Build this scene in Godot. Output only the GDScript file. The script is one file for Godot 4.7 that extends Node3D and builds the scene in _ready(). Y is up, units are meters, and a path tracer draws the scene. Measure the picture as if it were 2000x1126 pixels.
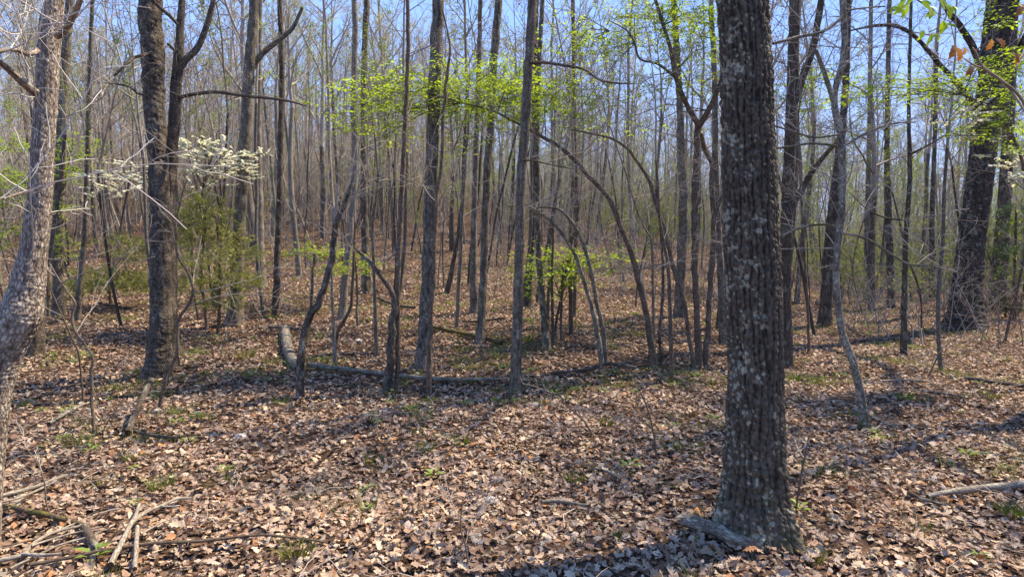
extends Node3D
# A spring woodland with a floor of oak leaves. y is up, the camera looks along -z.

const F := 1207.0          # focal length in pixels of a 2000 pixel wide picture
const CAM_H := 1.7
const PITCH := -2.75       # degrees

var rng := RandomNumberGenerator.new()
var taken := {}
var low := FastNoiseLite.new()
var cell := FastNoiseLite.new()
var fine := FastNoiseLite.new()
var blot := FastNoiseLite.new()
var spot := FastNoiseLite.new()
var grain := FastNoiseLite.new()
var bend := FastNoiseLite.new()
var bark_mat: StandardMaterial3D
var plain_mat: StandardMaterial3D
var leaf_mat: StandardMaterial3D
var petal_mat: StandardMaterial3D
var needle_mat: StandardMaterial3D
var grass_mat: StandardMaterial3D
var litter_mat: StandardMaterial3D
var ground_mat: StandardMaterial3D
var crowns: Array = []
var sapling_crowns: Array = []
var stems := {}            # name -> trunk points, to hang foliage on


# ------------------------------------------------------------------ mesh builder
class MB:
	var v := PackedVector3Array()
	var n := PackedVector3Array()
	var c := PackedColorArray()
	var u := PackedVector2Array()
	var i := PackedInt32Array()

	func tube(pts: PackedVector3Array, rad: PackedFloat32Array, sides: int, col: Color, cap := false, vs := 0.5) -> void:
		var m := pts.size()
		var base := v.size()
		var t := (pts[1] - pts[0]).normalized()
		var a := t.cross(Vector3(0.31, 0.2, 0.93)).normalized()
		var along := 0.0
		var reps := maxf(1.0, roundf(TAU * rad[0] / 0.35))
		for k in m:
			var t2 := t
			if k < m - 1:
				t2 = (pts[k + 1] - pts[k]).normalized()
			if k > 0:
				along += pts[k].distance_to(pts[k - 1])
				var mid := (t + t2).normalized()
				a = (a - mid * a.dot(mid)).normalized()
				t = t2
			else:
				a = (a - t * a.dot(t)).normalized()
			var b := t.cross(a)
			for s in sides + 1:
				var w := TAU * s / sides
				var d := a * cos(w) + b * sin(w)
				v.append(pts[k] + d * rad[k])
				n.append(d)
				c.append(col)
				u.append(Vector2(reps * s / sides, along * vs))
		for k in m - 1:
			for s in sides:
				var q := base + k * (sides + 1) + s
				var q2 := q + sides + 1
				i.append_array([q, q2, q + 1, q + 1, q2, q2 + 1])
		if cap:
			for e in 2:
				var k: int = 0 if e == 0 else m - 1
				var q := v.size()
				var nn: Vector3 = (pts[0] - pts[1]).normalized() if e == 0 else (pts[m - 1] - pts[m - 2]).normalized()
				v.append(pts[k])
				n.append(nn)
				c.append(Color(0.3, 0.22, 0.14))
				u.append(Vector2.ZERO)
				for s in sides + 1:
					v.append(v[base + k * (sides + 1) + s])
					n.append(nn)
					c.append(Color(0.22, 0.16, 0.1))
					u.append(Vector2(0.1, 0.1))
				for s in sides:
					if e == 0:
						i.append_array([q, q + 1 + s, q + 2 + s])
					else:
						i.append_array([q, q + 2 + s, q + 1 + s])

	func spike(p: PackedVector3Array, r: float, col: Color) -> void:
		# a thin three-sided twig that ends in a point
		var m := p.size()
		var base := v.size()
		var t := (p[m - 1] - p[0]).normalized()
		var a := t.cross(Vector3(0.31, 0.2, 0.93)).normalized()
		var b := t.cross(a)
		for k in m - 1:
			var rr := r * (1.0 - 0.6 * k / (m - 1.0))
			for s in 3:
				var d := a * cos(TAU * s / 3.0) + b * sin(TAU * s / 3.0)
				v.append(p[k] + d * rr)
				n.append(d)
				c.append(col)
				u.append(Vector2(s / 3.0, k))
		v.append(p[m - 1])
		n.append(t)
		c.append(col)
		u.append(Vector2(0, m))
		for k in m - 2:
			for s in 3:
				var q := base + k * 3
				var s2 := (s + 1) % 3
				i.append_array([q + s, q + 3 + s, q + s2, q + s2, q + 3 + s, q + 3 + s2])
		var l := base + (m - 2) * 3
		for s in 3:
			i.append_array([l + s, v.size() - 1, l + (s + 1) % 3])

	func leaf(p: Vector3, dir: Vector3, up: Vector3, length: float, width: float, col: Color, fold := 0.15) -> void:
		var side := dir.cross(up).normalized()
		var nn := side.cross(dir).normalized()
		var q := v.size()
		var mid := p + dir * length * 0.45
		v.append_array([p, mid + side * width * 0.5 + nn * width * fold, p + dir * length - nn * length * 0.12, mid - side * width * 0.5 + nn * width * fold])
		for k in 4:
			n.append(nn)
			c.append(col)
		u.append_array([Vector2(0.5, 0), Vector2(1, 0.5), Vector2(0.5, 1), Vector2(0, 0.5)])
		i.append_array([q, q + 2, q + 1, q, q + 3, q + 2])

	func blade(p: Vector3, dir: Vector3, side: Vector3, length: float, width: float, col: Color) -> void:
		var q := v.size()
		var nn := side.cross(dir).normalized()
		v.append_array([p - side * width * 0.5, p + side * width * 0.5, p + dir * length])
		for k in 3:
			n.append(nn)
			c.append(col)
		u.append_array([Vector2(0, 0), Vector2(1, 0), Vector2(0.5, 1)])
		i.append_array([q, q + 2, q + 1])

	func mesh(mat: Material) -> ArrayMesh:
		var arr := []
		arr.resize(Mesh.ARRAY_MAX)
		arr[Mesh.ARRAY_VERTEX] = v
		arr[Mesh.ARRAY_NORMAL] = n
		arr[Mesh.ARRAY_COLOR] = c
		arr[Mesh.ARRAY_TEX_UV] = u
		arr[Mesh.ARRAY_INDEX] = i
		var am := ArrayMesh.new()
		am.add_surface_from_arrays(Mesh.PRIMITIVE_TRIANGLES, arr)
		am.surface_set_material(0, mat)
		return am


# ------------------------------------------------------------------ naming and placing
func numbered(called: String) -> String:
	var k: int = taken.get(called, 0)
	taken[called] = k + 1
	return called if k == 0 else "%s_%03d" % [called, k]

func tag(o: Node, label: String, category: String, group := "", kind := "") -> void:
	if label:
		o.set_meta("label", label)
	if category:
		o.set_meta("category", category)
	if group:
		o.set_meta("group", group)
	if kind:
		o.set_meta("kind", kind)

func thing(called: String, label: String, category: String, at: Vector3, group := "") -> Node3D:
	var o := Node3D.new()
	o.name = numbered(called)
	add_child(o, true)
	o.position = at
	tag(o, label, category, group)
	return o

func part(called: String, m: Mesh, parent: Node, stuff := false) -> MeshInstance3D:
	var o := MeshInstance3D.new()
	var k := 0
	var nm := called
	while parent.has_node(NodePath(nm)):
		k += 1
		nm = "%s_%03d" % [called, k]
	o.name = nm
	o.mesh = m
	parent.add_child(o, true)
	if stuff:
		o.set_meta("kind", "stuff")
	return o

func gh(x: float, z: float) -> float:
	# height of the forest floor: level near the camera, climbing to a hill ahead and to the left
	var d := -z
	var a := x / maxf(d, 6.0)
	var s := lerpf(0.098, 0.02, smoothstep(0.18, 0.55, a))
	s += 0.07 * smoothstep(-0.3, 0.35, -a) * smoothstep(16.0, 50.0, d)
	var ramp := 1.5 * log(1.0 + exp(clampf((d - 7.0) / 1.5, -30.0, 30.0))) if d < 50.0 else d - 7.0
	if d > 90.0:
		ramp -= (d - 90.0) * smoothstep(90.0, 140.0, d)
	return s * ramp + 0.10 * low.get_noise_2d(x * 3.0, z * 3.0) + 0.35 * low.get_noise_2d(x * 0.6, z * 0.6) * smoothstep(8.0, 30.0, d)

func ray(px: float, py: float) -> Vector3:
	var d := Vector3((px - 1000.0) / F, -(py - 563.0) / F, -1.0).rotated(Vector3.RIGHT, deg_to_rad(PITCH))
	return d / -d.z

func at_depth(px: float, py: float, d: float) -> Vector3:
	return Vector3(0, CAM_H, 0) + ray(px, py) * d

func ground_depth(px: float, py: float) -> float:
	var r := ray(px, py)
	var d := 1.5
	while d < 120.0:
		var p := Vector3(0, CAM_H, 0) + r * d
		if p.y < gh(p.x, p.z):
			return d
		d += 0.03 if d < 15.0 else 0.1
	return 120.0

func screen_x(p: Vector3) -> float:
	var q := (p - Vector3(0, CAM_H, 0)).rotated(Vector3.RIGHT, deg_to_rad(-PITCH))
	return 1000.0 + F * q.x / -q.z

func screen_y(p: Vector3) -> float:
	var q := (p - Vector3(0, CAM_H, 0)).rotated(Vector3.RIGHT, deg_to_rad(-PITCH))
	return 563.0 - F * q.y / -q.z

func smooth_path(pts: Array, rad: Array, step: float) -> Array:
	# Catmull-Rom through the points: [positions, radii]
	var op := PackedVector3Array()
	var orad := PackedFloat32Array()
	var m := pts.size()
	for k in m - 1:
		var p0: Vector3 = pts[maxi(k - 1, 0)]
		var p1: Vector3 = pts[k]
		var p2: Vector3 = pts[k + 1]
		var p3: Vector3 = pts[mini(k + 2, m - 1)]
		var cnt := maxi(1, int(ceil(p1.distance_to(p2) / step)))
		for j in cnt:
			var t := float(j) / cnt
			op.append(p1.cubic_interpolate(p2, p0, p3, t))
			orad.append(lerpf(rad[k], rad[k + 1], smoothstep(0.0, 1.0, t) * 0.5 + t * 0.5))
	op.append(pts[m - 1])
	orad.append(rad[m - 1])
	return [op, orad]

func rnd(a: float, b: float) -> float:
	return rng.randf_range(a, b)

func rdir() -> Vector3:
	return Vector3(rng.randfn(), rng.randfn(), rng.randfn()).normalized()

func tone(c: Color, spread: float) -> Color:
	var k := 1.0 + rnd(-spread, spread)
	return Color(c.r * k, c.g * k * (1.0 + rnd(-0.03, 0.03)), c.b * k * (1.0 + rnd(-0.06, 0.06)))


# ------------------------------------------------------------------ materials
func tex(noise: FastNoiseLite, size: int, ramp: Gradient, normal := false, bump := 4.0) -> NoiseTexture2D:
	var t := NoiseTexture2D.new()
	t.width = size
	t.height = size
	t.seamless = true
	t.noise = noise
	if normal:
		t.as_normal_map = true
		t.bump_strength = bump
	elif ramp:
		t.color_ramp = ramp
	return t

func ramp_of(offsets: Array, colors: Array) -> Gradient:
	var g := Gradient.new()
	g.offsets = PackedFloat32Array(offsets)
	g.colors = PackedColorArray(colors)
	return g

func base_mat(rough: float) -> StandardMaterial3D:
	var m := StandardMaterial3D.new()
	m.vertex_color_use_as_albedo = true
	m.roughness = rough
	m.metallic_specular = 0.3
	m.cull_mode = BaseMaterial3D.CULL_DISABLED
	return m

func make_materials() -> void:
	low.seed = 5
	low.frequency = 0.11
	cell.seed = 9
	cell.noise_type = FastNoiseLite.TYPE_CELLULAR
	cell.frequency = 1.0
	cell.cellular_return_type = FastNoiseLite.RETURN_DISTANCE2_SUB
	cell.cellular_jitter = 0.95
	fine.seed = 21
	fine.frequency = 1.0
	fine.fractal_octaves = 3
	bend.seed = 61
	bend.frequency = 1.0
	bend.fractal_type = FastNoiseLite.FRACTAL_NONE
	grain.seed = 52
	grain.frequency = 1.0
	grain.fractal_octaves = 2
	spot.seed = 41
	spot.noise_type = FastNoiseLite.TYPE_CELLULAR
	spot.frequency = 1.0
	spot.cellular_return_type = FastNoiseLite.RETURN_DISTANCE
	blot.seed = 33
	blot.frequency = 1.0
	blot.fractal_octaves = 4
	blot.fractal_gain = 0.62
	var bn := FastNoiseLite.new()
	bn.seed = 3
	bn.noise_type = FastNoiseLite.TYPE_CELLULAR
	bn.frequency = 0.032
	bn.cellular_return_type = FastNoiseLite.RETURN_DISTANCE2_SUB
	bn.domain_warp_enabled = true
	bn.domain_warp_amplitude = 14.0
	bn.domain_warp_frequency = 0.02
	bn.fractal_type = FastNoiseLite.FRACTAL_FBM
	bn.fractal_octaves = 3
	bark_mat = base_mat(0.92)
	bark_mat.albedo_texture = tex(bn, 512, ramp_of([0.0, 0.3, 0.6, 1.0], [Color(0.45, 0.43, 0.42), Color(0.74, 0.72, 0.7), Color(0.93, 0.93, 0.92), Color(1, 1, 1)]))
	bark_mat.normal_enabled = true
	bark_mat.normal_texture = tex(bn, 512, null, true, 7.0)
	plain_mat = base_mat(0.95)
	leaf_mat = base_mat(0.5)
	leaf_mat.backlight_enabled = true
	leaf_mat.backlight = Color(1.0, 1.0, 0.5)
	petal_mat = base_mat(0.6)
	petal_mat.backlight_enabled = true
	petal_mat.backlight = Color(0.9, 0.9, 0.8)
	needle_mat = base_mat(0.6)
	needle_mat.backlight_enabled = true
	needle_mat.backlight = Color(0.6, 0.6, 0.3)
	grass_mat = base_mat(0.6)
	grass_mat.backlight_enabled = true
	grass_mat.backlight = Color(0.8, 0.8, 0.4)
	litter_mat = base_mat(0.8)
	litter_mat.backlight_enabled = true
	litter_mat.backlight = Color(0.45, 0.4, 0.3)
	litter_mat.metallic_specular = 0.4
	var gn := FastNoiseLite.new()
	gn.seed = 14
	gn.noise_type = FastNoiseLite.TYPE_CELLULAR
	gn.frequency = 0.045
	gn.cellular_return_type = FastNoiseLite.RETURN_CELL_VALUE
	gn.domain_warp_enabled = true
	gn.domain_warp_amplitude = 12.0
	gn.domain_warp_frequency = 0.05
	ground_mat = StandardMaterial3D.new()
	ground_mat.roughness = 0.95
	ground_mat.metallic_specular = 0.2
	ground_mat.albedo_texture = tex(gn, 1024, ramp_of([0.0, 0.3, 0.55, 0.8, 1.0], [Color(0.09, 0.07, 0.055), Color(0.2, 0.155, 0.125), Color(0.3, 0.235, 0.19), Color(0.44, 0.36, 0.3), Color(0.58, 0.49, 0.42)]))
	ground_mat.uv1_triplanar = true
	ground_mat.uv1_world_triplanar = true
	ground_mat.uv1_scale = Vector3(0.4, 0.4, 0.4)
	ground_mat.normal_enabled = true
	ground_mat.normal_texture = tex(gn, 1024, null, true, 5.0)


# ------------------------------------------------------------------ bark and trunks
# style: cells per metre across and along, relief in metres, plate and furrow colours, lichen share and colour
func style(fx: float, fy: float, amp: float, plate: Color, furrow: Color, lich := 0.0, lcol := Color(0.36, 0.37, 0.32), moss := 0.0) -> Dictionary:
	return {"fx": fx, "fy": fy, "amp": amp, "plate": plate, "furrow": furrow, "lich": lich, "lcol": lcol, "moss": moss, "lump": 0.07}

func trunk_mesh(pts: PackedVector3Array, rad: PackedFloat32Array, sides: int, st: Dictionary, flare := 0.35, cap := false) -> ArrayMesh:
	var mb := MB.new()
	var m := pts.size()
	var off := Vector3(rnd(-50, 50), rnd(-50, 50), rnd(-50, 50))
	var t := (pts[1] - pts[0]).normalized()
	var a := t.cross(Vector3(0.31, 0.2, 0.93)).normalized()
	var along := 0.0
	var row := sides + 1
	var fx: float = st.fx
	var fy: float = st.fy
	var plate: Color = st.plate
	var furrow: Color = st.furrow
	var lcol: Color = st.lcol
	var lich: float = st.lich
	var roots := 5
	var elbow: float = st.get("elbow", -9.0)
	var skew := Basis(Vector3(0.36, 0.48, 0.8), 0.87)
	var ph := rnd(0, TAU)
	var fr := minf(fx * 3.0, 0.21 / pts[m / 2].distance_to(pts[m / 2 - 1]))
	var lat := 2.4 / rad[m / 2]
	var ridges := maxf(3.0, roundf(TAU * rad[m / 2] * fx * 0.72))
	for k in m:
		var t2 := t
		if k < m - 1:
			t2 = (pts[k + 1] - pts[k]).normalized()
		if k > 0:
			along += pts[k].distance_to(pts[k - 1])
			var mid := (t + t2).normalized()
			a = (a - mid * a.dot(mid)).normalized()
			t = t2
		var b := t.cross(a)
		var r := rad[k]
		var foot := exp(-along / (rad[0] * 1.3)) * flare
		for s in row:
			var w := TAU * (s % sides) / sides
			var cw := cos(w)
			var sw := sin(w)
			var q := Vector3(cw * r, along, sw * r) + off
			var wob := fine.get_noise_3dv(skew * Vector3(q.x * fx * 0.5, q.y * fy * 0.8, q.z * fx * 0.5)) * 0.7
			var e := cell.get_noise_3dv(skew * Vector3(q.x * fx + wob, q.y * fy + wob, q.z * fx)) + 1.0
			# ridges run up the trunk, wander and are broken across
			var go := w / TAU * ridges + 0.75 * fine.get_noise_3dv(skew * Vector3(q.x * lat, q.y * 1.9, q.z * lat)) + 0.4 * fine.get_noise_3dv(skew * Vector3(q.x * lat * 2.0, q.y * 6.0, q.z * lat * 2.0))
			var tri := 1.0 - absf(2.0 * (go - floorf(go)) - 1.0)
			var pl := smoothstep(0.04, 0.5, tri) * 0.55 + smoothstep(0.02, 0.42, e) * 0.45
			var rough := grain.get_noise_3dv(skew * Vector3(q.x * fr, q.y * fr * 0.8, q.z * fr)) * 1.2
			var body: float = 1.0 + st.get("lump", 0.07) * fine.get_noise_3dv(skew * Vector3(q.x * 1.6 / maxf(r, 0.03) * 0.3, q.y * 1.2, q.z * 1.6 / maxf(r, 0.03) * 0.3))
			var ro := foot * (0.55 + 0.45 * sin(w * roots + ph + fine.get_noise_2d(w * 2.0, ph) * 1.5))
			var rr: float = r * (body + ro) + st.amp * (pl - 0.6) + st.amp * 0.35 * rough
			mb.v.append(pts[k] + (a * cw + b * sw) * rr)
			var col := furrow.lerp(plate, pl * (0.75 + 0.5 * rough))
			if lich > 0.0:
				var lk := 30.0
				var sp := spot.get_noise_3dv(skew * Vector3(q.x * lk, q.y * lk * 0.85, q.z * lk)) + 1.0 + 0.25 * rough + 0.12 * wob
				var side_on := -(a * cw + b * sw).x * 0.22
				var here := blot.get_noise_3dv(skew * Vector3(q.x * 5.0, q.y * 4.0, q.z * 5.0)) * 0.8 + side_on + lich * 1.1 - 0.12 + 0.3 * exp(-pow((along - elbow) / 0.24, 2.0))
				var ll := smoothstep(0.1, 0.0, sp - 0.24 - 0.42 * clampf(here, 0.0, 1.0)) * smoothstep(0.0, 0.1, here) * (0.6 + 0.4 * pl)
				col = col.lerp(lcol * (0.85 + 0.5 * rough), clampf(ll, 0.0, 0.92))
			if st.moss > 0.0:
				var mo: float = st.moss * exp(-along / 0.35) * smoothstep(-0.2, 0.3, blot.get_noise_3dv(skew * Vector3(q.x * 6.0, q.y * 5.0, q.z * 6.0)))
				col = col.lerp(Color(0.09, 0.11, 0.03), clampf(mo, 0.0, 0.85))
			mb.c.append(col * Color(1.53, 1.5, 1.4))
			mb.u.append(Vector2(maxf(1.0, roundf(TAU * rad[0] / 0.35)) * s / sides, along * 1.3))
	mb.n.resize(mb.v.size())
	for k in m:
		for s in row:
			var s0 := (s - 1 + sides) % sides
			var s1 := (s + 1) % sides
			var k0 := maxi(k - 1, 0)
			var k1 := mini(k + 1, m - 1)
			var d1 := mb.v[k * row + s1] - mb.v[k * row + s0]
			var d2 := mb.v[k1 * row + s] - mb.v[k0 * row + s]
			mb.n[k * row + s] = d1.cross(d2).normalized()
	for k in m - 1:
		for s in sides:
			var q := k * row + s
			var q2 := q + row
			mb.i.append_array([q, q2, q + 1, q + 1, q2, q2 + 1])
	if cap:
		for e in 2:
			var k: int = 0 if e == 0 else m - 1
			var nn: Vector3 = (pts[0] - pts[1]).normalized() if e == 0 else (pts[m - 1] - pts[m - 2]).normalized()
			var q := mb.v.size()
			mb.v.append(pts[k])
			mb.n.append(nn)
			mb.c.append(Color(0.26, 0.2, 0.13))
			mb.u.append(Vector2.ZERO)
			for s in row:
				mb.v.append(mb.v[k * row + s])
				mb.n.append(nn)
				mb.c.append(Color(0.19, 0.14, 0.09))
				mb.u.append(Vector2.ZERO)
			for s in sides:
				if e == 0:
					mb.i.append_array([q, q + 1 + s, q + 2 + s])
				else:
					mb.i.append_array([q, q + 2 + s, q + 1 + s])
	return mb.mesh(bark_mat if sides < 70 else plain_mat)


# ------------------------------------------------------------------ branching
func grow(mb: MB, p: Vector3, dir: Vector3, length: float, r: float, level: int, spec: Dictionary, tips: Array) -> void:
	var segs: int = [9, 6, 4, 3, 2][level]
	var pts := PackedVector3Array([p])
	var rad := PackedFloat32Array([r])
	var d := dir
	var wander: float = [0.10, 0.2, 0.28, 0.32, 0.3][level]
	var up: float = [0.12, spec.lift, spec.lift * 0.7, 0.08, 0.05][level]
	var q := p
	for k in segs:
		d = (d + rdir() * wander + Vector3.UP * up).normalized()
		q += d * length / segs
		pts.append(q)
		rad.append(maxf(r * (1.0 - (0.85 if level > 0 else 0.9) * (k + 1.0) / segs), 0.0025))
	var col := tone(spec.col, 0.18)
	if level >= 3:
		mb.spike(pts, r, col)
	else:
		mb.tube(pts, rad, [8, 6, 4][level], col, false, 0.8)
	if level >= spec.deep:
		tips.append([pts[segs], d])
		return
	var count: int = spec.kids[level]
	var turn := rnd(0, TAU)
	var from: float = [spec.clear, 0.22, 0.15, 0.12, 0.1][level]
	for k in count:
		var f := lerpf(from, 1.0, (k + rnd(0.0, 0.8)) / count)
		var idx := minf(f * segs, segs - 0.01)
		var s := int(idx)
		var bp := pts[s].lerp(pts[s + 1], idx - s)
		var bd := (pts[s + 1] - pts[s]).normalized()
		turn += 2.4 + rnd(-0.5, 0.5)
		var ax := bd.cross(Vector3(0.3, 0.9, 0.31)).normalized().rotated(bd, turn)
		var ang: float = rnd(spec.ang - 0.2, spec.ang + 0.25) * (1.0 if level > 0 else lerpf(1.15, 0.7, f))
		var nd := bd.rotated(ax, ang)
		var rel: float = spec.rel[level]
		var nl := length * rel * (1.05 - 0.6 * f) * rnd(0.7, 1.25)
		var br := rad[s] if s < rad.size() else r
		grow(mb, bp, nd, nl, minf(br * 0.7, r * spec.thin[level]), level + 1, spec, tips)

func add_buds(mb: MB, tips: Array, col: Color, size: float, per: int) -> void:
	for t in tips:
		for k in per:
			var d: Vector3 = (t[1] + rdir() * 0.9).normalized()
			var p: Vector3 = t[0] - t[1] * rnd(0, 0.25) + rdir() * 0.03
			mb.leaf(p, d, rdir(), size * rnd(0.6, 1.3), size * rnd(0.35, 0.6), tone(col, 0.3))

func make_crowns() -> void:
	# crowns of grown trees start with a radius of 0.12 m, those of saplings with 0.022 m
	for k in 7:
		rng.seed = 1000 + k
		var mb := MB.new()
		var tips := []
		var spec := {"lift": rnd(0.07, 0.16), "deep": 4, "kids": [rng.randi_range(11, 15), 8, 7, 4], "clear": 0.06, "ang": rnd(0.65, 0.95), "rel": [0.46, 0.42, 0.42, 0.5], "thin": [0.5, 0.4, 0.42, 0.6], "col": [Color(0.28, 0.245, 0.205), Color(0.34, 0.305, 0.265), Color(0.24, 0.205, 0.17)][k % 3]}  # twig colours lightened as well, in place of distant haze
		grow(mb, Vector3.ZERO, (Vector3.UP + rdir() * 0.08).normalized(), rnd(9.0, 11.5), 0.12, 0, spec, tips)
		var fb := MB.new()
		if k != 2:
			add_buds(fb, tips, [Color(0.34, 0.33, 0.15), Color(0.36, 0.32, 0.17), Color(0.3, 0.22, 0.14), Color(0.3, 0.35, 0.12)][k % 4], 0.055, 2)
		crowns.append([mb.mesh(plain_mat), fb.mesh(leaf_mat) if fb.v.size() else null])
	for k in 6:
		rng.seed = 2000 + k
		var mb := MB.new()
		var tips := []
		var spec := {"lift": rnd(0.02, 0.1), "deep": 3, "kids": [12, 6, 4], "clear": 0.05, "ang": rnd(0.8, 1.15), "rel": [0.42, 0.42, 0.5], "thin": [0.42, 0.5, 0.6], "col": [Color(0.28, 0.24, 0.2), Color(0.22, 0.17, 0.14), Color(0.32, 0.29, 0.25)][k % 3]}
		grow(mb, Vector3.ZERO, (Vector3.UP + rdir() * 0.2).normalized(), rnd(2.6, 3.6), 0.022, 0, spec, tips)
		var fb := MB.new()
		if k >= 4:
			add_buds(fb, tips, Color(0.24, 0.32, 0.05), 0.05, 5)
		elif k == 1:
			add_buds(fb, tips, Color(0.24, 0.12, 0.07), 0.05, 1)
		sapling_crowns.append([mb.mesh(plain_mat), fb.mesh(leaf_mat) if fb.v.size() else null])

func put_crown(o: Node3D, at: Vector3, r: float, dir: Vector3, big: bool, which: int, yaw: float, buds := true, most := 1.6) -> void:
	var c: Array = crowns[which % crowns.size()] if big else sapling_crowns[which % sapling_crowns.size()]
	var k := clampf(r / (0.12 if big else 0.022), 0.35, most)
	var basis := Basis(Quaternion(Vector3.UP, (dir + Vector3.UP * 1.5).normalized())) * Basis(Vector3.UP, yaw)
	var twigs := part("crown", c[0], o, true)
	twigs.transform = Transform3D(basis.scaled(Vector3(k, k, k)), at)
	if c[1] and buds:
		var f := part("buds", c[1], twigs, true)
		f.name = "buds"

# side branches with twigs along a stem
func side_branches(mb: MB, pts: PackedVector3Array, rad: PackedFloat32Array, count: int, y0: float, y1: float, length: float, col: Color, droop := 0.0) -> void:
	var spec := {"lift": 0.05 - droop, "deep": 3, "kids": [0, 6, 4], "clear": 0.1, "ang": 0.85, "rel": [0.4, 0.45, 0.5], "thin": [0.4, 0.5, 0.6], "col": col}
	var tips := []
	var tries := 0
	while count > 0 and tries < 2000:
		tries += 1
		var k := rng.randi_range(1, pts.size() - 2)
		var hgt := pts[k].y - gh(pts[k].x, pts[k].z)
		if hgt < y0 or hgt > y1:
			continue
		var d := Vector3(rng.randfn(), rnd(0.0, 0.9) - droop, rng.randfn()).normalized()
		grow(mb, pts[k] + d * rad[k] * 0.5, d, length * rnd(0.5, 1.3), clampf(length * 0.0048, 0.003, rad[k] * 0.5), 1, spec, tips)
		count -= 1


# ------------------------------------------------------------------ trees that the photograph singles out
# pix: [x, y, width] up the trunk; the depth is where the foot meets the floor
func trunk_points(pix: Array, d: float, drift: float) -> Array:
	var pts := []
	var rad := []
	for k in pix.size():
		var e: Array = pix[k]
		var dd := d + drift * (float(k) / maxf(1.0, pix.size() - 1.0))
		pts.append(at_depth(e[0], e[1], dd))
		rad.append(e[2] * 0.5 * dd / F / sqrt(1.0 + pow((e[0] - 1000.0) / F, 2.0)))
	return [pts, rad]

func tree(called: String, label: String, category: String, pix: Array, st: Dictionary, opt := {}) -> Node3D:
	rng.seed = hash(label)
	var d: float = opt.get("d", 0.0)
	if d == 0.0:
		d = ground_depth(pix[0][0], pix[0][1])
	var wide: float = pix[pix.size() / 2][2]
	if wide < 40.0:
		pix = pix.map(func(e): return [e[0], e[1], e[2] * 0.9])
	var tp := trunk_points(pix, d, opt.get("drift", rnd(-0.4, 0.5)))
	var pts: Array = tp[0]
	var rad: Array = tp[1]
	var foot: Vector3 = pts[0]
	foot.y = gh(foot.x, foot.z)
	pts[0] = Vector3(foot.x, foot.y - 0.06, foot.z)
	var top: Vector3 = pts[pts.size() - 1]
	var rt: float = rad[rad.size() - 1]
	var crown: bool = opt.get("crown", true)
	var ldir: Vector3 = (pts[pts.size() - 1] - pts[pts.size() - 2]).normalized()
	var big := rt > 0.036
	if crown:
		var more: float = opt.get("more", clampf(7.5 - top.y + foot.y, 0.0, 6.0) * (1.0 if rt > 0.07 else 0.4) if big else 0.3)
		var steps := maxi(1, int(more / 1.5))
		for k in steps:
			ldir = (ldir + Vector3.UP * 0.25 + rdir() * 0.06).normalized()
			top += ldir * more / steps
			pts.append(top)
			rt *= 0.96
			rad.append(rt)
	var sides := int(clampf(wide * 0.95 if wide < 60 else wide * 1.6, 9, 180))
	var sp := smooth_path(pts, rad, clampf(4.0 * d / F * (1.5 if wide < 40 else 0.5), 0.0062, 0.16))
	var pp: PackedVector3Array = sp[0]
	var pr: PackedFloat32Array = sp[1]
	var o := thing(called, label, category, foot, opt.get("group", ""))
	var lp := PackedVector3Array()
	var kink := rnd(-40.0, 40.0)
	for k in pp.size():
		var sway := minf(0.03, pr[k] * (0.3 if crown else 0.95)) * minf(1.0, k * 0.1)
		pp[k] += Vector3(bend.get_noise_2d((pp[k].y + pp[k].x) * 3.4, kink), 0, bend.get_noise_2d((pp[k].y + pp[k].x) * 3.4, kink + 9.0)) * sway * (0.0 if wide > 40 else 0.5 if not crown or wide < 11 else 0.4)
		lp.append(pp[k] - foot)
	part("trunk", trunk_mesh(lp, pr, sides, st, opt.get("flare", 0.35)), o)
	for lim in opt.get("limbs", []):
		var lt := trunk_points(lim, d + opt.get("limb_d", 0.0), rnd(-0.5, 0.3))
		var ls := smooth_path(lt[0], lt[1], 0.07)
		var l2 := PackedVector3Array()
		for p in ls[0]:
			l2.append(p - foot)
		var lr: PackedFloat32Array = ls[1]
		var limb := part("limb", trunk_mesh(l2, lr, int(clampf(lim[0][2] * 0.9, 6, 24)), st, 0.0), o)
		var lm := MB.new()
		var wp: PackedVector3Array = ls[0]
		side_branches(lm, wp, lr, opt.get("limb_twigs", 5), -9.0, 99.0, 0.9, st.plate)
		for j in lm.v.size():
			lm.v[j] -= foot
		if lm.v.size():
			part("twigs", lm.mesh(plain_mat), limb, true)
	var n_side: int = opt.get("side", 0)
	if n_side:
		var sm := MB.new()
		side_branches(sm, pp, pr, n_side, opt.get("y0", 1.2), opt.get("y1", 7.0), opt.get("len", 1.2), st.plate.lerp(Color(0.3, 0.27, 0.24), 0.4), opt.get("droop", 0.0))
		for j in sm.v.size():
			sm.v[j] -= foot
		if sm.v.size():
			part("branches", sm.mesh(plain_mat), o, true)
	if crown:
		put_crown(o, top - foot, rt, ldir, big, rng.randi(), rnd(0, TAU), pts[0].z < -13.0)
	stems[label] = pp
	o.set_meta("depth", d)
	return o

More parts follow.
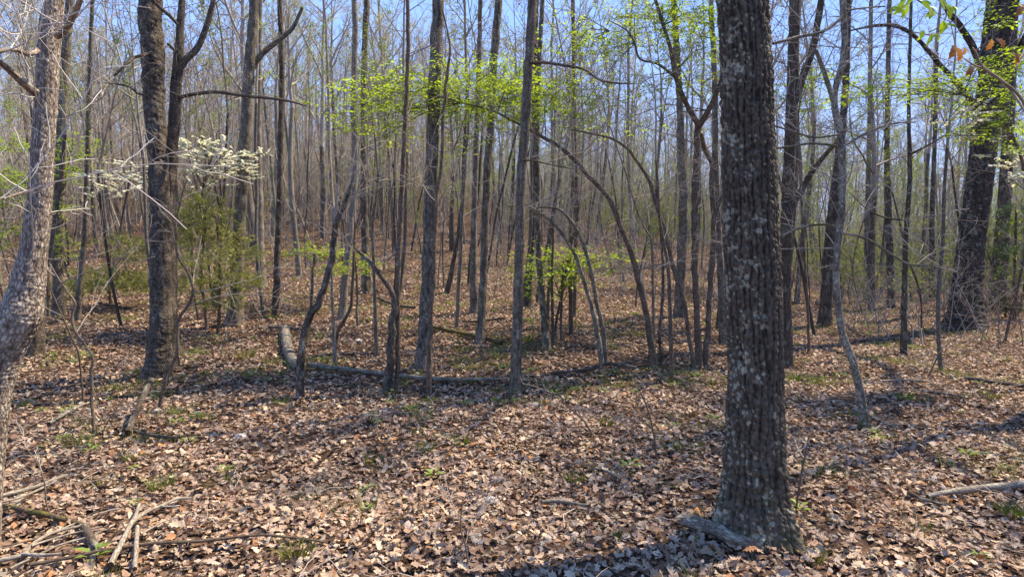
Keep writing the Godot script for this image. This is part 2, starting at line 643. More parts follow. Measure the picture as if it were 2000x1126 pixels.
# leaf sprays in volumes given as [x, y, half width, half height] in the picture at the depth d
func sprays(o: Node3D, called: String, blobs: Array, d: float, per_m2: float, size: float, col: Color, stem: PackedVector3Array, mat: Material, flower := false, deep := 0.7) -> void:
	var lb := MB.new()
	var tb := MB.new()
	var foot := o.position
	for bl in blobs:
		var c := at_depth(bl[0], bl[1], d + rnd(-0.3, 0.3))
		var rx: float = bl[2] * d / F * (1.2 if flower else 1.75)
		var ry: float = bl[3] * d / F * (1.0 if flower else 1.5)
		var rz := rx * deep
		var n := int(maxf(6.0, 4.0 * rx * ry * per_m2 * 5.0))
		var from := c + Vector3(0, -1, 0)
		var best := 1e9
		for p in stem:
			var dist := p.distance_to(c) + absf(p.y - c.y + 0.6) * 0.6
			if dist < best:
				best = dist
				from = p
		# a branch from the stem through the volume
		var mid := from.lerp(c, 0.5) + Vector3(0, 0.12, 0) + rdir() * 0.1
		if best < 6.0:
			tb.tube(PackedVector3Array([from, mid, c, c + (c - mid) * 0.5]), PackedFloat32Array([0.009, 0.007, 0.004, 0.002]), 4, Color(0.13, 0.11, 0.09))
		for k in n:
			var q := rdir() * pow(rng.randf(), 0.4)
			var p := c + Vector3(q.x * rx, q.y * ry, q.z * rz)
			var hd := Vector3(q.x + rnd(-0.6, 0.6), rnd(-0.15, 0.3), q.z + rnd(-0.6, 0.6)).normalized()
			var ln := size * rnd(3.0, 6.0)
			tb.spike(PackedVector3Array([p.lerp(c, 0.35) - Vector3(0, 0.03, 0), p, p + hd * ln]), 0.0028, Color(0.16, 0.14, 0.1))
			var cnt := rng.randi_range(4, 8)
			for j in cnt:
				var f := (j + 0.5) / cnt
				var lp := p + hd * ln * f
				var side := hd.cross(Vector3.UP).normalized() * (1.0 if j % 2 == 0 else -1.0)
				var ld := (side + hd * rnd(0.2, 0.9) + Vector3(0, rnd(-0.6, 0.15), 0)).normalized()
				var up := (Vector3.UP + rdir() * 0.45).normalized()
				if flower:
					var axis := (Vector3.UP + rdir() * 0.7).normalized()
					var fa := axis.cross(Vector3(0.3, 0.1, 0.9)).normalized()
					for b in 4:
						var fd := (fa.rotated(axis, b * TAU / 4 + k) + axis * 0.2).normalized()
						lb.leaf(lp, fd, axis, size * 0.62, size * 0.6, tone(col, 0.08), 0.2)
				else:
					var s := size * rnd(0.65, 1.2)
					lb.leaf(lp, ld, up, s, s * rnd(0.5, 0.65), tone(col, 0.25))
	for j in lb.v.size():
		lb.v[j] -= foot
	for j in tb.v.size():
		tb.v[j] -= foot
	var spray := part(called, lb.mesh(mat), o, true)
	part("twigs", tb.mesh(plain_mat), spray, true)


# ------------------------------------------------------------------ fallen wood
func stick(called: String, label: String, category: String, pix: Array, st: Dictionary, lift := 0.3, opt := {}) -> Node3D:
	rng.seed = hash(label)
	var pts := []
	var rad := []
	for e in pix:
		var d := ground_depth(e[0], e[1])
		var p := at_depth(e[0], e[1], d)
		var r: float = e[2] * 0.42 * d / F
		p.y = gh(p.x, p.z) + r * lift + 0.04
		if e.size() > 3:
			p.y += e[3]
		pts.append(p)
		rad.append(r)
	var foot: Vector3 = pts[0]
	foot.y = gh(foot.x, foot.z)
	var sp := smooth_path(pts, rad, 0.04)
	var lp := PackedVector3Array()
	for p in sp[0]:
		lp.append(p - foot + Vector3(0, 0.006 * fine.get_noise_3d(p.x * 5.0, 0, p.z * 5.0), 0))
	var o := thing(called, label, category, foot, opt.get("group", ""))
	part("wood", trunk_mesh(lp, sp[1], int(clampf(pix[0][2] * 0.9, 7, 30)), st, 0.0, true), o)
	for br in opt.get("forks", []):
		var bp := []
		var brr := []
		for e in br:
			var d := ground_depth(e[0], e[1])
			var p := at_depth(e[0], e[1], d)
			p.y = gh(p.x, p.z) + 0.06
			if e.size() > 3:
				p.y += e[3]
			bp.append(p - foot)
			brr.append(e[2] * 0.5 * d / F)
		var bs := smooth_path(bp, brr, 0.04)
		part("fork", trunk_mesh(bs[0], bs[1], 7, st, 0.0, true), o)
	return o

func tuft(label: String, px: float, py: float, wide: float, col: Color, count := 70) -> void:
	rng.seed = hash(label)
	var d := ground_depth(px, py)
	var p := at_depth(px, py, d)
	p.y = gh(p.x, p.z)
	var r := wide * 0.5 * d / F
	var mb := MB.new()
	for k in count:
		var a := rnd(0, TAU)
		var q := Vector3(cos(a), 0, sin(a)) * r * sqrt(rng.randf()) * 0.7
		var lean := Vector3(cos(a) * rnd(0.1, 0.8), 1.0, sin(a) * rnd(0.1, 0.8)).normalized()
		var ln := r * rnd(0.5, 1.3)
		var side := lean.cross(rdir()).normalized()
		var m := q + lean * ln * 0.6
		var cc := tone(col, 0.3)
		var s := mb.v.size()
		var w := clampf(r * 0.03, 0.0022, 0.005)
		var tip := m + (lean + Vector3(cos(a), -0.25, sin(a)) * 0.7).normalized() * ln * 0.5
		mb.v.append_array([q - side * w, q + side * w, m - side * w * 0.8, m + side * w * 0.8, tip])
		for j in 5:
			mb.n.append(side.cross(lean).normalized())
			mb.c.append(cc)
			mb.u.append(Vector2.ZERO)
		mb.i.append_array([s, s + 2, s + 1, s + 1, s + 2, s + 3, s + 2, s + 4, s + 3])
	var o := thing("grass_tuft", label, "grass tuft", p, "grass tufts in the leaf litter")
	part("blades", mb.mesh(grass_mat), o, true)

func rock(label: String, px: float, py: float, wide: float, col: Color) -> void:
	rng.seed = hash(label)
	var d := ground_depth(px, py)
	var p := at_depth(px, py, d)
	p.y = gh(p.x, p.z)
	var r := wide * 0.5 * d / F
	var mb := MB.new()
	var off := rnd(0, 90)
	for y in 13:
		for x in 21:
			var la := PI * (y / 12.0 - 0.5)
			var lo := TAU * (x % 20) / 20.0
			var q := Vector3(cos(la) * cos(lo), sin(la), cos(la) * sin(lo))
			var k := 1.0 + 0.3 * fine.get_noise_3d(q.x * 1.3 + off, q.y * 1.3, q.z * 1.3) + 0.08 * fine.get_noise_3d(q.x * 6 + off, q.y * 6, q.z * 6)
			mb.v.append(Vector3(q.x * r, q.y * r * 0.55, q.z * r * 0.8) * k)
			mb.n.append(q)
			mb.c.append(col * (0.9 + 0.35 * fine.get_noise_3d(q.x * 5 + off, q.y * 5, q.z * 5)))
			mb.u.append(Vector2(x, y))
	for y in 12:
		for x in 20:
			var q := y * 21 + x
			mb.i.append_array([q, q + 1, q + 21, q + 1, q + 22, q + 21])
	var o := part("stone", mb.mesh(plain_mat), self)
	o.name = numbered("stone")
	o.position = p + Vector3(0, r * 0.15, 0)
	o.rotation.y = rnd(0, TAU)
	tag(o, label, "stone", "stones among the leaves")


# ------------------------------------------------------------------ leaf litter
func litter_leaf(k: int) -> ArrayMesh:
	rng.seed = 300 + k
	var mb := MB.new()
	var kind := k % 4
	var prof: Array = [
		[0.02, 0.09, 0.2, 0.09, 0.3, 0.11, 0.36, 0.14, 0.26, 0.1, 0.0],
		[0.02, 0.1, 0.17, 0.2, 0.24, 0.26, 0.25, 0.22, 0.16, 0.08, 0.0],
		[0.02, 0.06, 0.15, 0.12, 0.28, 0.2, 0.38, 0.24, 0.3, 0.14, 0.0],
		[0.02, 0.14, 0.26, 0.14, 0.33, 0.1, 0.22, 0.12, 0.28, 0.06, 0.0]][kind]
	var curl := rnd(-2.6, 3.4)
	var bend := rnd(-2.4, 2.8)
	var twist := rnd(-1.6, 1.6)
	var wav := rnd(0.01, 0.045)
	var lobed := kind != 1
	var rows := prof.size()
	for j in rows:
		var t := float(j) / (rows - 1)
		for s in 5:
			var f := (s - 2) / 2.0
			var w: float = prof[j] * rnd(0.85, 1.15)
			var x := f * w
			var rake := absf(f) * (0.06 if lobed and j % 2 == 0 else 0.0)
			var z := t + rake - 0.5
			var y := curl * x * x + bend * (z * z) * 0.45 + twist * x * z * 0.6 + rnd(-wav, wav)
			mb.v.append(Vector3(x, y, z))
			mb.n.append(Vector3.UP)
			var shade := 1.0 - 0.22 * (1.0 - absf(f)) * (1.0 if s == 2 else 0.0)
			shade *= rnd(0.88, 1.1)
			mb.c.append(Color(shade, shade, shade))
			mb.u.append(Vector2(f, t))
	for j in rows - 1:
		for s in 4:
			var q := j * 5 + s
			mb.i.append_array([q, q + 5, q + 1, q + 1, q + 5, q + 6])
	# the stalk
	mb.spike(PackedVector3Array([Vector3(0, mb.v[2].y, -0.49), Vector3(0.01, mb.v[2].y + 0.02, -0.62)]), 0.01, Color(0.7, 0.6, 0.5))
	for q in rows * 5:
		mb.n[q] = Vector3.ZERO
	for q in range(0, (rows - 1) * 4 * 6, 3):
		var a := mb.i[q]
		var b := mb.i[q + 1]
		var c := mb.i[q + 2]
		var nn := (mb.v[c] - mb.v[a]).cross(mb.v[b] - mb.v[a])
		mb.n[a] += nn
		mb.n[b] += nn
		mb.n[c] += nn
	for q in rows * 5:
		mb.n[q] = mb.n[q].normalized()
	return mb.mesh(litter_mat)

func leaf_color() -> Color:
	var pick := rng.randf()
	var c: Color
	if pick < 0.4:
		c = Color(0.365, 0.268, 0.2)      # tan
	elif pick < 0.62:
		c = Color(0.235, 0.152, 0.112)     # russet brown
	elif pick < 0.76:
		c = Color(0.47, 0.38, 0.3)      # pale buff
	elif pick < 0.84:
		c = Color(0.34, 0.285, 0.24)       # weathered grey
	elif pick < 0.96:
		c = Color(0.13, 0.08, 0.06)       # dark
	else:
		c = Color(0.34, 0.17, 0.08)       # orange
	return tone(Color(c.r * 0.9, c.g * 0.87, c.b * 0.83), 0.27)

func lay_leaf(p: Vector3, size: float) -> Transform3D:
	var b := Basis(Vector3.UP, rnd(0, TAU)) * Basis(Vector3.RIGHT, rng.randfn() * 0.38) * Basis(Vector3.BACK, rng.randfn() * 0.42)
	if rng.randf() < 0.4:
		b = b * Basis(Vector3.BACK, PI)
	return Transform3D(b.scaled(Vector3(size, size, size)), p)

func litter(floor_node: Node3D) -> void:
	var leaves := []
	for k in 12:
		leaves.append(litter_leaf(k))
	rng.seed = 77
	var near := []
	var xf: Array = []
	var cols: Array = []
	for k in 12:
		xf.append([])
		cols.append([])
	# rings round the camera, thinner and with bigger leaves farther off
	var rings := [[2.2, 5.0, 1150.0], [5.0, 8.0, 900.0], [8.0, 13.0, 560.0], [13.0, 20.0, 300.0], [20.0, 32.0, 130.0], [32.0, 55.0, 40.0]]
	for rr in rings:
		var a0: float = rr[0]
		var a1: float = rr[1]
		var span := 0.82 if a0 > 5.0 else 0.92
		var count := int(span * (a1 * a1 - a0 * a0) * rr[2])
		for k in count:
			var d := sqrt(lerpf(a0 * a0, a1 * a1, rng.randf()))
			var w := rnd(-span, span)
			var x := sin(w) * d
			var z := -cos(w) * d
			var bare := low.get_noise_2d(x * 7.0 + 100.0, z * 7.0)
			if bare > 0.42 and rng.randf() < 0.6:
				continue
			var size := (0.028 + 0.062 * pow(rng.randf(), 2.0)) * (1.0 + maxf(0.0, d - 12.0) * 0.012)
			var p := Vector3(x, gh(x, z) + 0.006 + 0.05 * rng.randf() * rng.randf(), z)
			var t := lay_leaf(p, size)
			if a0 < 4.0 and size > 0.056:
				near.append([d, t, rng.randi() % 12])
				continue
			var which := rng.randi() % 12
			xf[which].append(t)
			cols[which].append(leaf_color())
	# leaves drifted up against the feet of the nearer trunks
	for e in [[1478, 1055, 0.21, 150], [1005, 777, 0.1, 50], [760, 768, 0.1, 50], [826, 724, 0.14, 60], [586, 782, 0.08, 40], [1689, 842, 0.08, 40], [304, 741, 0.24, 80], [334, 718, 0.2, 60], [1366, 718, 0.12, 50], [64, 697, 0.2, 60], [1884, 643, 0.5, 120]]:
		var dd := ground_depth(e[0], e[1])
		var c := at_depth(e[0], e[1], dd)
		for k in int(e[3]):
			var a := rnd(0, TAU)
			var r: float = e[2] * rnd(0.95, 1.25) + 0.14 * pow(rng.randf(), 2.0)
			var x: float = c.x + cos(a) * r
			var z: float = c.z + sin(a) * r
			var t := lay_leaf(Vector3(x, gh(x, z) + rnd(0.01, 0.07), z), rnd(0.04, 0.09))
			var which := rng.randi() % 12
			xf[which].append(t)
			cols[which].append(leaf_color())
	# the leaves that show largest are pieces of the floor, each by itself
	near.sort_custom(func(a, b): return a[0] / a[1].basis.get_scale().x < b[0] / b[1].basis.get_scale().x)
	var mats := []
	for k in 10:
		var m: StandardMaterial3D = litter_mat.duplicate()
		m.albedo_color = leaf_color().linear_to_srgb()
		mats.append(m)
	var single := 0
	for e in near:
		var t: Transform3D = e[1]
		var on := screen_x(t.origin)
		if single < 300 and on > -20 and on < 2020 and screen_y(t.origin) < 1150:
			var o := MeshInstance3D.new()
			o.name = "fallen_leaf" if single == 0 else "fallen_leaf_%03d" % single
			o.mesh = leaves[e[2]]
			o.material_override = mats[rng.randi() % 10]
			o.transform = t
			floor_node.add_child(o, true)
			single += 1
		else:
			xf[e[2]].append(t)
			cols[e[2]].append(leaf_color())
	var root := Node3D.new()
	root.name = "leaf_litter"
	add_child(root)
	tag(root, "brown and buff dry oak leaves covering the whole forest floor", "leaf litter", "", "stuff")
	for k in 12:
		scatter("dry_leaves", leaves[k], xf[k], cols[k], root)

func scatter(called: String, m: Mesh, xf: Array, cols: Array, parent: Node) -> void:
	if xf.is_empty():
		return
	var mm := MultiMesh.new()
	mm.transform_format = MultiMesh.TRANSFORM_3D
	mm.use_colors = true
	mm.mesh = m
	mm.instance_count = xf.size()
	for k in xf.size():
		mm.set_instance_transform(k, xf[k])
		mm.set_instance_color(k, cols[k])
	var o := MultiMeshInstance3D.new()
	o.multimesh = mm
	o.name = called
	var n := 0
	while parent.has_node(NodePath(o.name)):
		n += 1
		o.name = "%s_%03d" % [called, n]
	parent.add_child(o, true)
	o.set_meta("kind", "stuff")


# ------------------------------------------------------------------ the forest behind
const NUMBERS := ["first", "second", "third", "fourth", "fifth", "sixth", "seventh", "eighth", "ninth", "tenth", "eleventh", "twelfth", "thirteenth", "fourteenth", "fifteenth", "sixteenth", "seventeenth", "eighteenth", "nineteenth"]
const TENS := ["twentieth", "thirtieth", "fortieth", "fiftieth", "sixtieth", "seventieth", "eightieth", "ninetieth"]
const TENS_OF := ["twenty", "thirty", "forty", "fifty", "sixty", "seventy", "eighty", "ninety"]

func ordinal(k: int) -> String:
	if k < 19:
		return NUMBERS[k]
	var t := (k + 1) / 10 - 2
	var one := (k + 1) % 10
	return TENS[t] if one == 0 else TENS_OF[t] + "-" + NUMBERS[one - 1]

var marks := [[-400, "frame edge"], [60, "elbowed hickory"], [318, "double oak"], [590, "crooked tree"], [830, "scaly tree"], [1010, "straight grey tree"], [1275, "arching sapling"], [1475, "lichened oak"], [1642, "pale leaning tree"], [1890, "giant tree"], [3000, "frame edge"]]

func gap_of(px: float) -> int:
	for k in marks.size() - 1:
		if px < marks[k + 1][0]:
			return k
	return marks.size() - 2

func gap_words(k: int) -> String:
	if k == 0:
		return "left of " + marks[1][1]
	if k == marks.size() - 2:
		return "right of " + marks[k][1]
	return "between %s and %s" % [marks[k][1], marks[k + 1][1]]

func make_forest_tree(k: int) -> Array:
	# [trunk mesh, crown number, top, radius at the top]
	rng.seed = 4000 + k
	var tall := rnd(3.5, 8.0)
	var r0 := [0.08, 0.095, 0.13, 0.065, 0.16, 0.085, 0.06, 0.11, 0.075, 0.065][k % 10] as float
	var pts := []
	var rad := []
	var p := Vector3(0, -0.2, 0)
	var d := (Vector3.UP + rdir() * 0.07).normalized()
	for j in 7:
		pts.append(p)
		rad.append(lerpf(r0, r0 * 0.62, j / 6.0))
		d = (d + rdir() * 0.05 + Vector3.UP * 0.05).normalized()
		p += d * tall / 6.0
	var sp := smooth_path(pts, rad, 0.22)
	var tones := [Color(0.28, 0.26, 0.23), Color(0.36, 0.335, 0.3), Color(0.2, 0.18, 0.155), Color(0.42, 0.395, 0.36), Color(0.26, 0.23, 0.2)]  # trunk tones lightened to stand in for haze in the distance
	var st := style(26.0, 6.0, 0.012, tones[k % 5], tones[k % 5] * 0.45, [0.0, 0.12, 0.05][k % 3])
	return [trunk_mesh(sp[0], sp[1], 12, st), k, pts[6], rad[6], d]

func forest() -> void:
	var protos := []
	for k in 10:
		var e := make_forest_tree(k)
		var o := Node3D.new()
		part("trunk", e[0], o)
		put_crown(o, e[2], e[3], e[4], true, k, k * 1.3)
		protos.append(o)
	rng.seed = 88
	var spots := []
	var tries := 0
	while spots.size() < 1050 and tries < 40000:
		tries += 1
		var d := lerpf(15.0, 125.0, pow(rng.randf(), 0.72))
		var w := rnd(-0.9, 0.9)
		var x := sin(w) * d
		var z := -cos(w) * d
		var sx := 1000.0 + F * tan(w)
		if sx > 900 and rng.randf() < (0.55 if sx < 1420 else 0.35):
			continue
		if -z < 17.0 or (-z < 24.0 and rng.randf() < 0.55):
			continue
		var ok := true
		for s in spots:
			if absf(s.x - x) < 1.5 and absf(s.z - z) < 1.5:
				ok = false
				break
		if ok:
			spots.append({"x": x, "z": z, "d": -z, "sx": sx})
	spots.sort_custom(func(a, b): return a.d < b.d)
	var singles := []
	var far_xf := []
	for k in 10:
		far_xf.append([])
	for s in spots:
		s.k = rng.randi() % 10
		s.scale = rnd(0.75, 1.3)
		s.yaw = rnd(0, TAU)
		if s.sx > -40 and s.sx < 2040 and singles.size() < 290:
			singles.append(s)
		else:
			far_xf[s.k].append(s)
	singles.sort_custom(func(a, b): return a.sx < b.sx)
	var count := {}
	var adj := ["slim dark", "grey", "stout brown", "slender pale", "stout dark", "grey-brown", "thin grey", "dark brown", "slim pale", "thin brown"]
	for s in singles:
		var g := gap_of(s.sx)
		var o: Node3D = protos[s.k].duplicate()
		o.name = numbered("bare_tree")
		add_child(o, true)
		o.transform = Transform3D(Basis(Vector3.UP, s.yaw).scaled(Vector3.ONE * s.scale), Vector3(s.x, gh(s.x, s.z), s.z))
		var n: int = count.get(g, 0)
		count[g] = n + 1
		tag(o, "%s tree far behind, %s from left %s" % [adj[s.k], ordinal(n), gap_words(g)], "tree", "budding trees filling the woods behind")
	# beyond the single trees the woods read as one mass
	var root := Node3D.new()
	root.name = "distant_woods"
	add_child(root)
	tag(root, "hazy mass of bare and budding trees on the far hillside", "woods", "", "stuff")
	for k in 10:
		var tx := []
		var cx := []
		var cc := []
		var bx := []
		var crown: Node3D = protos[k].get_node("crown")
		for s in far_xf[k]:
			var t := Transform3D(Basis(Vector3.UP, s.yaw).scaled(Vector3.ONE * s.scale), Vector3(s.x, gh(s.x, s.z), s.z))
			tx.append(t)
			cx.append(t * crown.transform)
			cc.append(Color.WHITE)
		scatter("far_trunks", protos[k].get_node("trunk").mesh, tx, cc, root)
		scatter("far_crowns", crown.mesh, cx, cc, root)
		if crown.has_node("buds"):
			scatter("far_buds", crown.get_node("buds").mesh, cx, cc, root)
	# trees beside and behind the view, whose crowns dapple the clearing
	rng.seed = 91
	var side_spots := [[8.0, -7.45], [9.5, -5.2], [12.6, -7.8], [15.8, -4.2], [18.5, -2.5], [21.0, -13.0], [-6.5, -2.0], [-9.5, -5.0], [6.0, 3.5]]
	for e in side_spots:
		var o: Node3D = protos[4 if e[0] == 8.0 else rng.randi() % 10].duplicate()
		o.name = numbered("bare_tree")
		add_child(o, true)
		o.transform = Transform3D(Basis(Vector3.UP, rnd(0, TAU)).scaled(Vector3.ONE * rnd(0.85, 1.25)), Vector3(e[0], gh(e[0], e[1]), e[1]))
		tag(o, "budding tree just outside the view that shades the clearing", "tree", "trees beside the clearing")
	for o in protos:
		o.free()

func understory() -> void:
	# thin bare saplings one can tell apart
	var protos := []
	for k in 6:
		rng.seed = 5000 + k
		var pts := []
		var rad := []
		var p := Vector3(0, -0.1, 0)
		var d := (Vector3.UP + rdir() * 0.2).normalized()
		var tall := rnd(1.6, 3.4)
		for j in 6:
			pts.append(p)
			rad.append(lerpf(0.03, 0.02, j / 5.0))
			d = (d + rdir() * 0.1 + Vector3.UP * 0.06).normalized()
			p += d * tall / 5.0
		var sp := smooth_path(pts, rad, 0.2)
		var mb := MB.new()
		mb.tube(sp[0], sp[1], 6, [Color(0.2, 0.175, 0.15), Color(0.13, 0.11, 0.095), Color(0.25, 0.23, 0.2)][k % 3], false, 0.8)
		var o := Node3D.new()
		part("stem", mb.mesh(bark_mat), o)
		put_crown(o, pts[5], 0.02, d, false, k, k * 2.0)
		protos.append(o)
	rng.seed = 93
	var spots := []
	while spots.size() < 280:
		var d := lerpf(9.0, 48.0, pow(rng.randf(), 0.8))
		var w := rnd(-0.72, 0.72)
		spots.append({"x": sin(w) * d, "z": -cos(w) * d, "sx": 1000.0 + F * tan(w), "k": rng.randi() % 6, "s": rnd(0.7, 1.5), "yaw": rnd(0, TAU)})
	spots.sort_custom(func(a, b): return a.sx < b.sx)
	var count := {}
	var adj := ["grey bare", "reddish budding", "pale bare", "grey twiggy", "fresh green", "leafy dark"]
	for s in spots:
		if s.k >= 4 and (s.sx < 700 or -s.z < 14.0) and rng.randf() < 0.8:
			s.k = rng.randi() % 4
		var o: Node3D = protos[s.k].duplicate()
		o.name = numbered("sapling")
		add_child(o, true)
		o.transform = Transform3D(Basis(Vector3.UP, s.yaw).scaled(Vector3.ONE * s.s), Vector3(s.x, gh(s.x, s.z), s.z))
		var g := gap_of(s.sx)
		var n: int = count.get(g, 0)
		count[g] = n + 1
		tag(o, "%s sapling, %s thin stem from left %s" % [adj[s.k], ordinal(n), gap_words(g)], "sapling", "thin saplings between the trunks")
	for o in protos:
		o.free()
	# brush too tangled to count
	var brush := []
	for k in 5:
		rng.seed = 6000 + k
		var mb := MB.new()
		var fb := MB.new()
		var tips := []
		var spec := {"lift": 0.06, "deep": 3, "kids": [0, 6, 4], "clear": 0.1, "ang": 0.8, "rel": [0.4, 0.45, 0.5], "thin": [0.4, 0.5, 0.6], "col": [Color(0.24, 0.2, 0.17), Color(0.17, 0.13, 0.11), Color(0.28, 0.25, 0.21)][k % 3]}
		for j in 7:
			grow(mb, Vector3(rnd(-0.5, 0.5), 0, rnd(-0.5, 0.5)), Vector3(rnd(-0.5, 0.5), 1, rnd(-0.5, 0.5)).normalized(), rnd(0.9, 2.2), 0.009, 1, spec, tips)
		if k >= 3:
			add_buds(fb, tips, Color(0.19, 0.25, 0.06), 0.05, 4)
		brush.append([mb.mesh(plain_mat), fb.mesh(leaf_mat) if fb.v.size() else null])
	rng.seed = 95
	var root := Node3D.new()
	root.name = "undergrowth"
	add_child(root)
	tag(root, "tangled grey-brown and greening brush under the trees", "undergrowth", "", "stuff")
	var xf := [[], [], [], [], []]
	var cc := [[], [], [], [], []]
	for j in 1000:
		var d := lerpf(13.0, 75.0, pow(rng.randf(), 0.7))
		var w := rnd(-0.75, 0.75)
		var x := sin(w) * d
		var z := -cos(w) * d
		var right := smoothstep(0.25, 0.5, w)
		if d < 30.0 and rng.randf() > lerpf(0.25, 0.9, right):
			continue
		var k := rng.randi() % 5
		if k >= 3 and w < 0.1 and rng.randf() < 0.7:
			k = rng.randi() % 3
		elif w > 0.2 and rng.randf() < 0.5:
			k = 3 + rng.randi() % 2
		if d < 20.0 and k >= 3:
			k = rng.randi() % 3
		var s := rnd(0.6, 1.2) * (1.0 + 0.012 * d)
		xf[k].append(Transform3D(Basis(Vector3.UP, rnd(0, TAU)).scaled(Vector3(s, s, s)), Vector3(x, gh(x, z), z)))
		cc[k].append(Color.WHITE)
	var tall := []
	for k in 4:
		rng.seed = 6100 + k
		var mb := MB.new()
		var tips := []
		var spec := {"lift": 0.08, "deep": 4, "kids": [0, 7, 5, 3], "clear": 0.1, "ang": 0.75, "rel": [0.4, 0.4, 0.45, 0.5], "thin": [0.4, 0.45, 0.55, 0.6], "col": [Color(0.34, 0.285, 0.235), Color(0.3, 0.265, 0.22), Color(0.38, 0.34, 0.29), Color(0.3, 0.24, 0.195)][k]}
		for j in 4:
			grow(mb, Vector3(rnd(-0.9, 0.9), 0, rnd(-0.9, 0.9)), Vector3(rnd(-0.25, 0.25), 1, rnd(-0.25, 0.25)).normalized(), rnd(3.5, 6.5), 0.022, 1, spec, tips)
		var fb := MB.new()
		add_buds(fb, tips, [Color(0.25, 0.15, 0.1), Color(0.22, 0.25, 0.08), Color(0.24, 0.17, 0.11), Color(0.2, 0.27, 0.07)][k], 0.05, [1, 2, 1, 3][k])
		tall.append([mb.mesh(plain_mat), fb.mesh(leaf_mat)])
	var tx := [[], [], [], []]
	var tc := [[], [], [], []]
	for j in 900:
		var d := lerpf(26.0, 95.0, pow(rng.randf(), 0.75))
		var w := rnd(-0.75, 0.75)
		var k: int = [0, 2, 0, 1, 2, 3][rng.randi() % 6] if w < 0.1 else [1, 3, 2, 3][rng.randi() % 4]
		var x := sin(w) * d
		var z := -cos(w) * d
		if d < 34.0 and w < 0.25 and rng.randf() < 0.75:
			continue
		var s := rnd(0.7, 1.4)
		tx[k].append(Transform3D(Basis(Vector3.UP, rnd(0, TAU)).scaled(Vector3(s, s, s)), Vector3(x, gh(x, z), z)))
		tc[k].append(Color.WHITE)
	for k in 4:
		scatter("thicket_stems", tall[k][0], tx[k], tc[k], root)
		scatter("thicket_buds", tall[k][1], tx[k], tc[k], root)
	for k in 5:
		scatter("brush_stems", brush[k][0], xf[k], cc[k], root)
		if brush[k][1]:
			scatter("brush_leaves", brush[k][1], xf[k], cc[k], root)

func juniper(label: String, pix: Array, boughs: Array, d: float, col: Color, density: float) -> void:
	var st := style(20.0, 5.0, 0.004, Color(0.2, 0.15, 0.115), Color(0.1, 0.07, 0.05))
	var o := tree("juniper", label, "juniper", pix, st, {"d": d, "crown": false, "flare": 0.1})
	rng.seed = hash(label) + 1
	var stem: PackedVector3Array = stems[label]
	var lb := MB.new()
	var tb := MB.new()
	for bl in boughs:
		var c := at_depth(bl[0], bl[1], d + rnd(-0.5, 0.4))
		var rx: float = bl[2] * 1.35 * d / F
		var ry: float = bl[3] * d / F
		var from: Vector3 = stem[0]
		for p in stem:
			if p.distance_to(c) < from.distance_to(c):
				from = p
		tb.tube(PackedVector3Array([from, from.lerp(c, 0.5) + Vector3(0, 0.06, 0), c]), PackedFloat32Array([0.012, 0.009, 0.004]), 4, Color(0.17, 0.13, 0.1))
		var n := int(rx * ry * density * 1.3)
		for k in n:
			var q := rdir() * pow(rng.randf(), 0.45)
			var p := c + Vector3(q.x * rx, q.y * ry, q.z * rx * 0.7)
			var dir := (Vector3(q.x, 0.15, q.z) + rdir() * 0.5 + (c - from).normalized() * 0.5).normalized()
			tb.spike(PackedVector3Array([p, p + dir * 0.16]), 0.002, Color(0.15, 0.13, 0.06))
			for j in 14:
				var bd := (dir + rdir() * 0.75).normalized()
				lb.blade(p + dir * rnd(0.0, 0.16), bd, bd.cross(rdir()).normalized(), rnd(0.05, 0.11), 0.009, tone(col, 0.35))
	for j in lb.v.size():
		lb.v[j] -= o.position
	for j in tb.v.size():
		tb.v[j] -= o.position
	var f := part("foliage", lb.mesh(needle_mat), o, true)
	part("boughs", tb.mesh(plain_mat), f, true)


# ------------------------------------------------------------------ everything
func _ready() -> void:
	var cam := Camera3D.new()
	cam.name = "camera"
	cam.position = Vector3(0, CAM_H, 0)
	cam.rotation_degrees.x = PITCH
	cam.fov = rad_to_deg(2.0 * atan(563.0 / F))
	cam.near = 0.05
	cam.far = 900.0
	add_child(cam)
	cam.current = true
	var sky := ProceduralSkyMaterial.new()
	sky.sky_top_color = Color(0.42, 0.555, 0.785)
	sky.sky_horizon_color = Color(0.62, 0.66, 0.745)
	sky.sky_curve = 0.12
	sky.ground_bottom_color = Color(0.3, 0.26, 0.22)
	sky.ground_horizon_color = Color(0.6, 0.6, 0.6)
	sky.sun_angle_max = 12.0
	sky.energy_multiplier = 1.0
	var env := Environment.new()
	env.background_mode = Environment.BG_SKY
	env.sky = Sky.new()
	env.sky.sky_material = sky
	env.tonemap_mode = Environment.TONE_MAPPER_LINEAR
	env.tonemap_exposure = 2.7
	env.sdfgi_enabled = true
	env.ssao_enabled = true
	env.ssil_enabled = true
	var we := WorldEnvironment.new()
	we.name = "environment"
	we.environment = env
	add_child(we)
	var sun := DirectionalLight3D.new()
	sun.name = "sun"
	sun.light_energy = 1.55
	sun.light_color = Color(1.0, 0.93, 0.81)
	sun.light_angular_distance = 0.5
	sun.shadow_enabled = true
	add_child(sun)
	var el := deg_to_rad(59.0)
	var az := deg_to_rad(63.0)
	sun.look_at_from_position(Vector3.ZERO, -Vector3(sin(az) * cos(el), sin(el), -cos(az) * cos(el)), Vector3.UP)

	make_materials()
	make_crowns()
	var floor_node := make_floor()
	named_trees()
	forest()
	understory()
	fallen_wood()
	litter(floor_node)
	small_things()

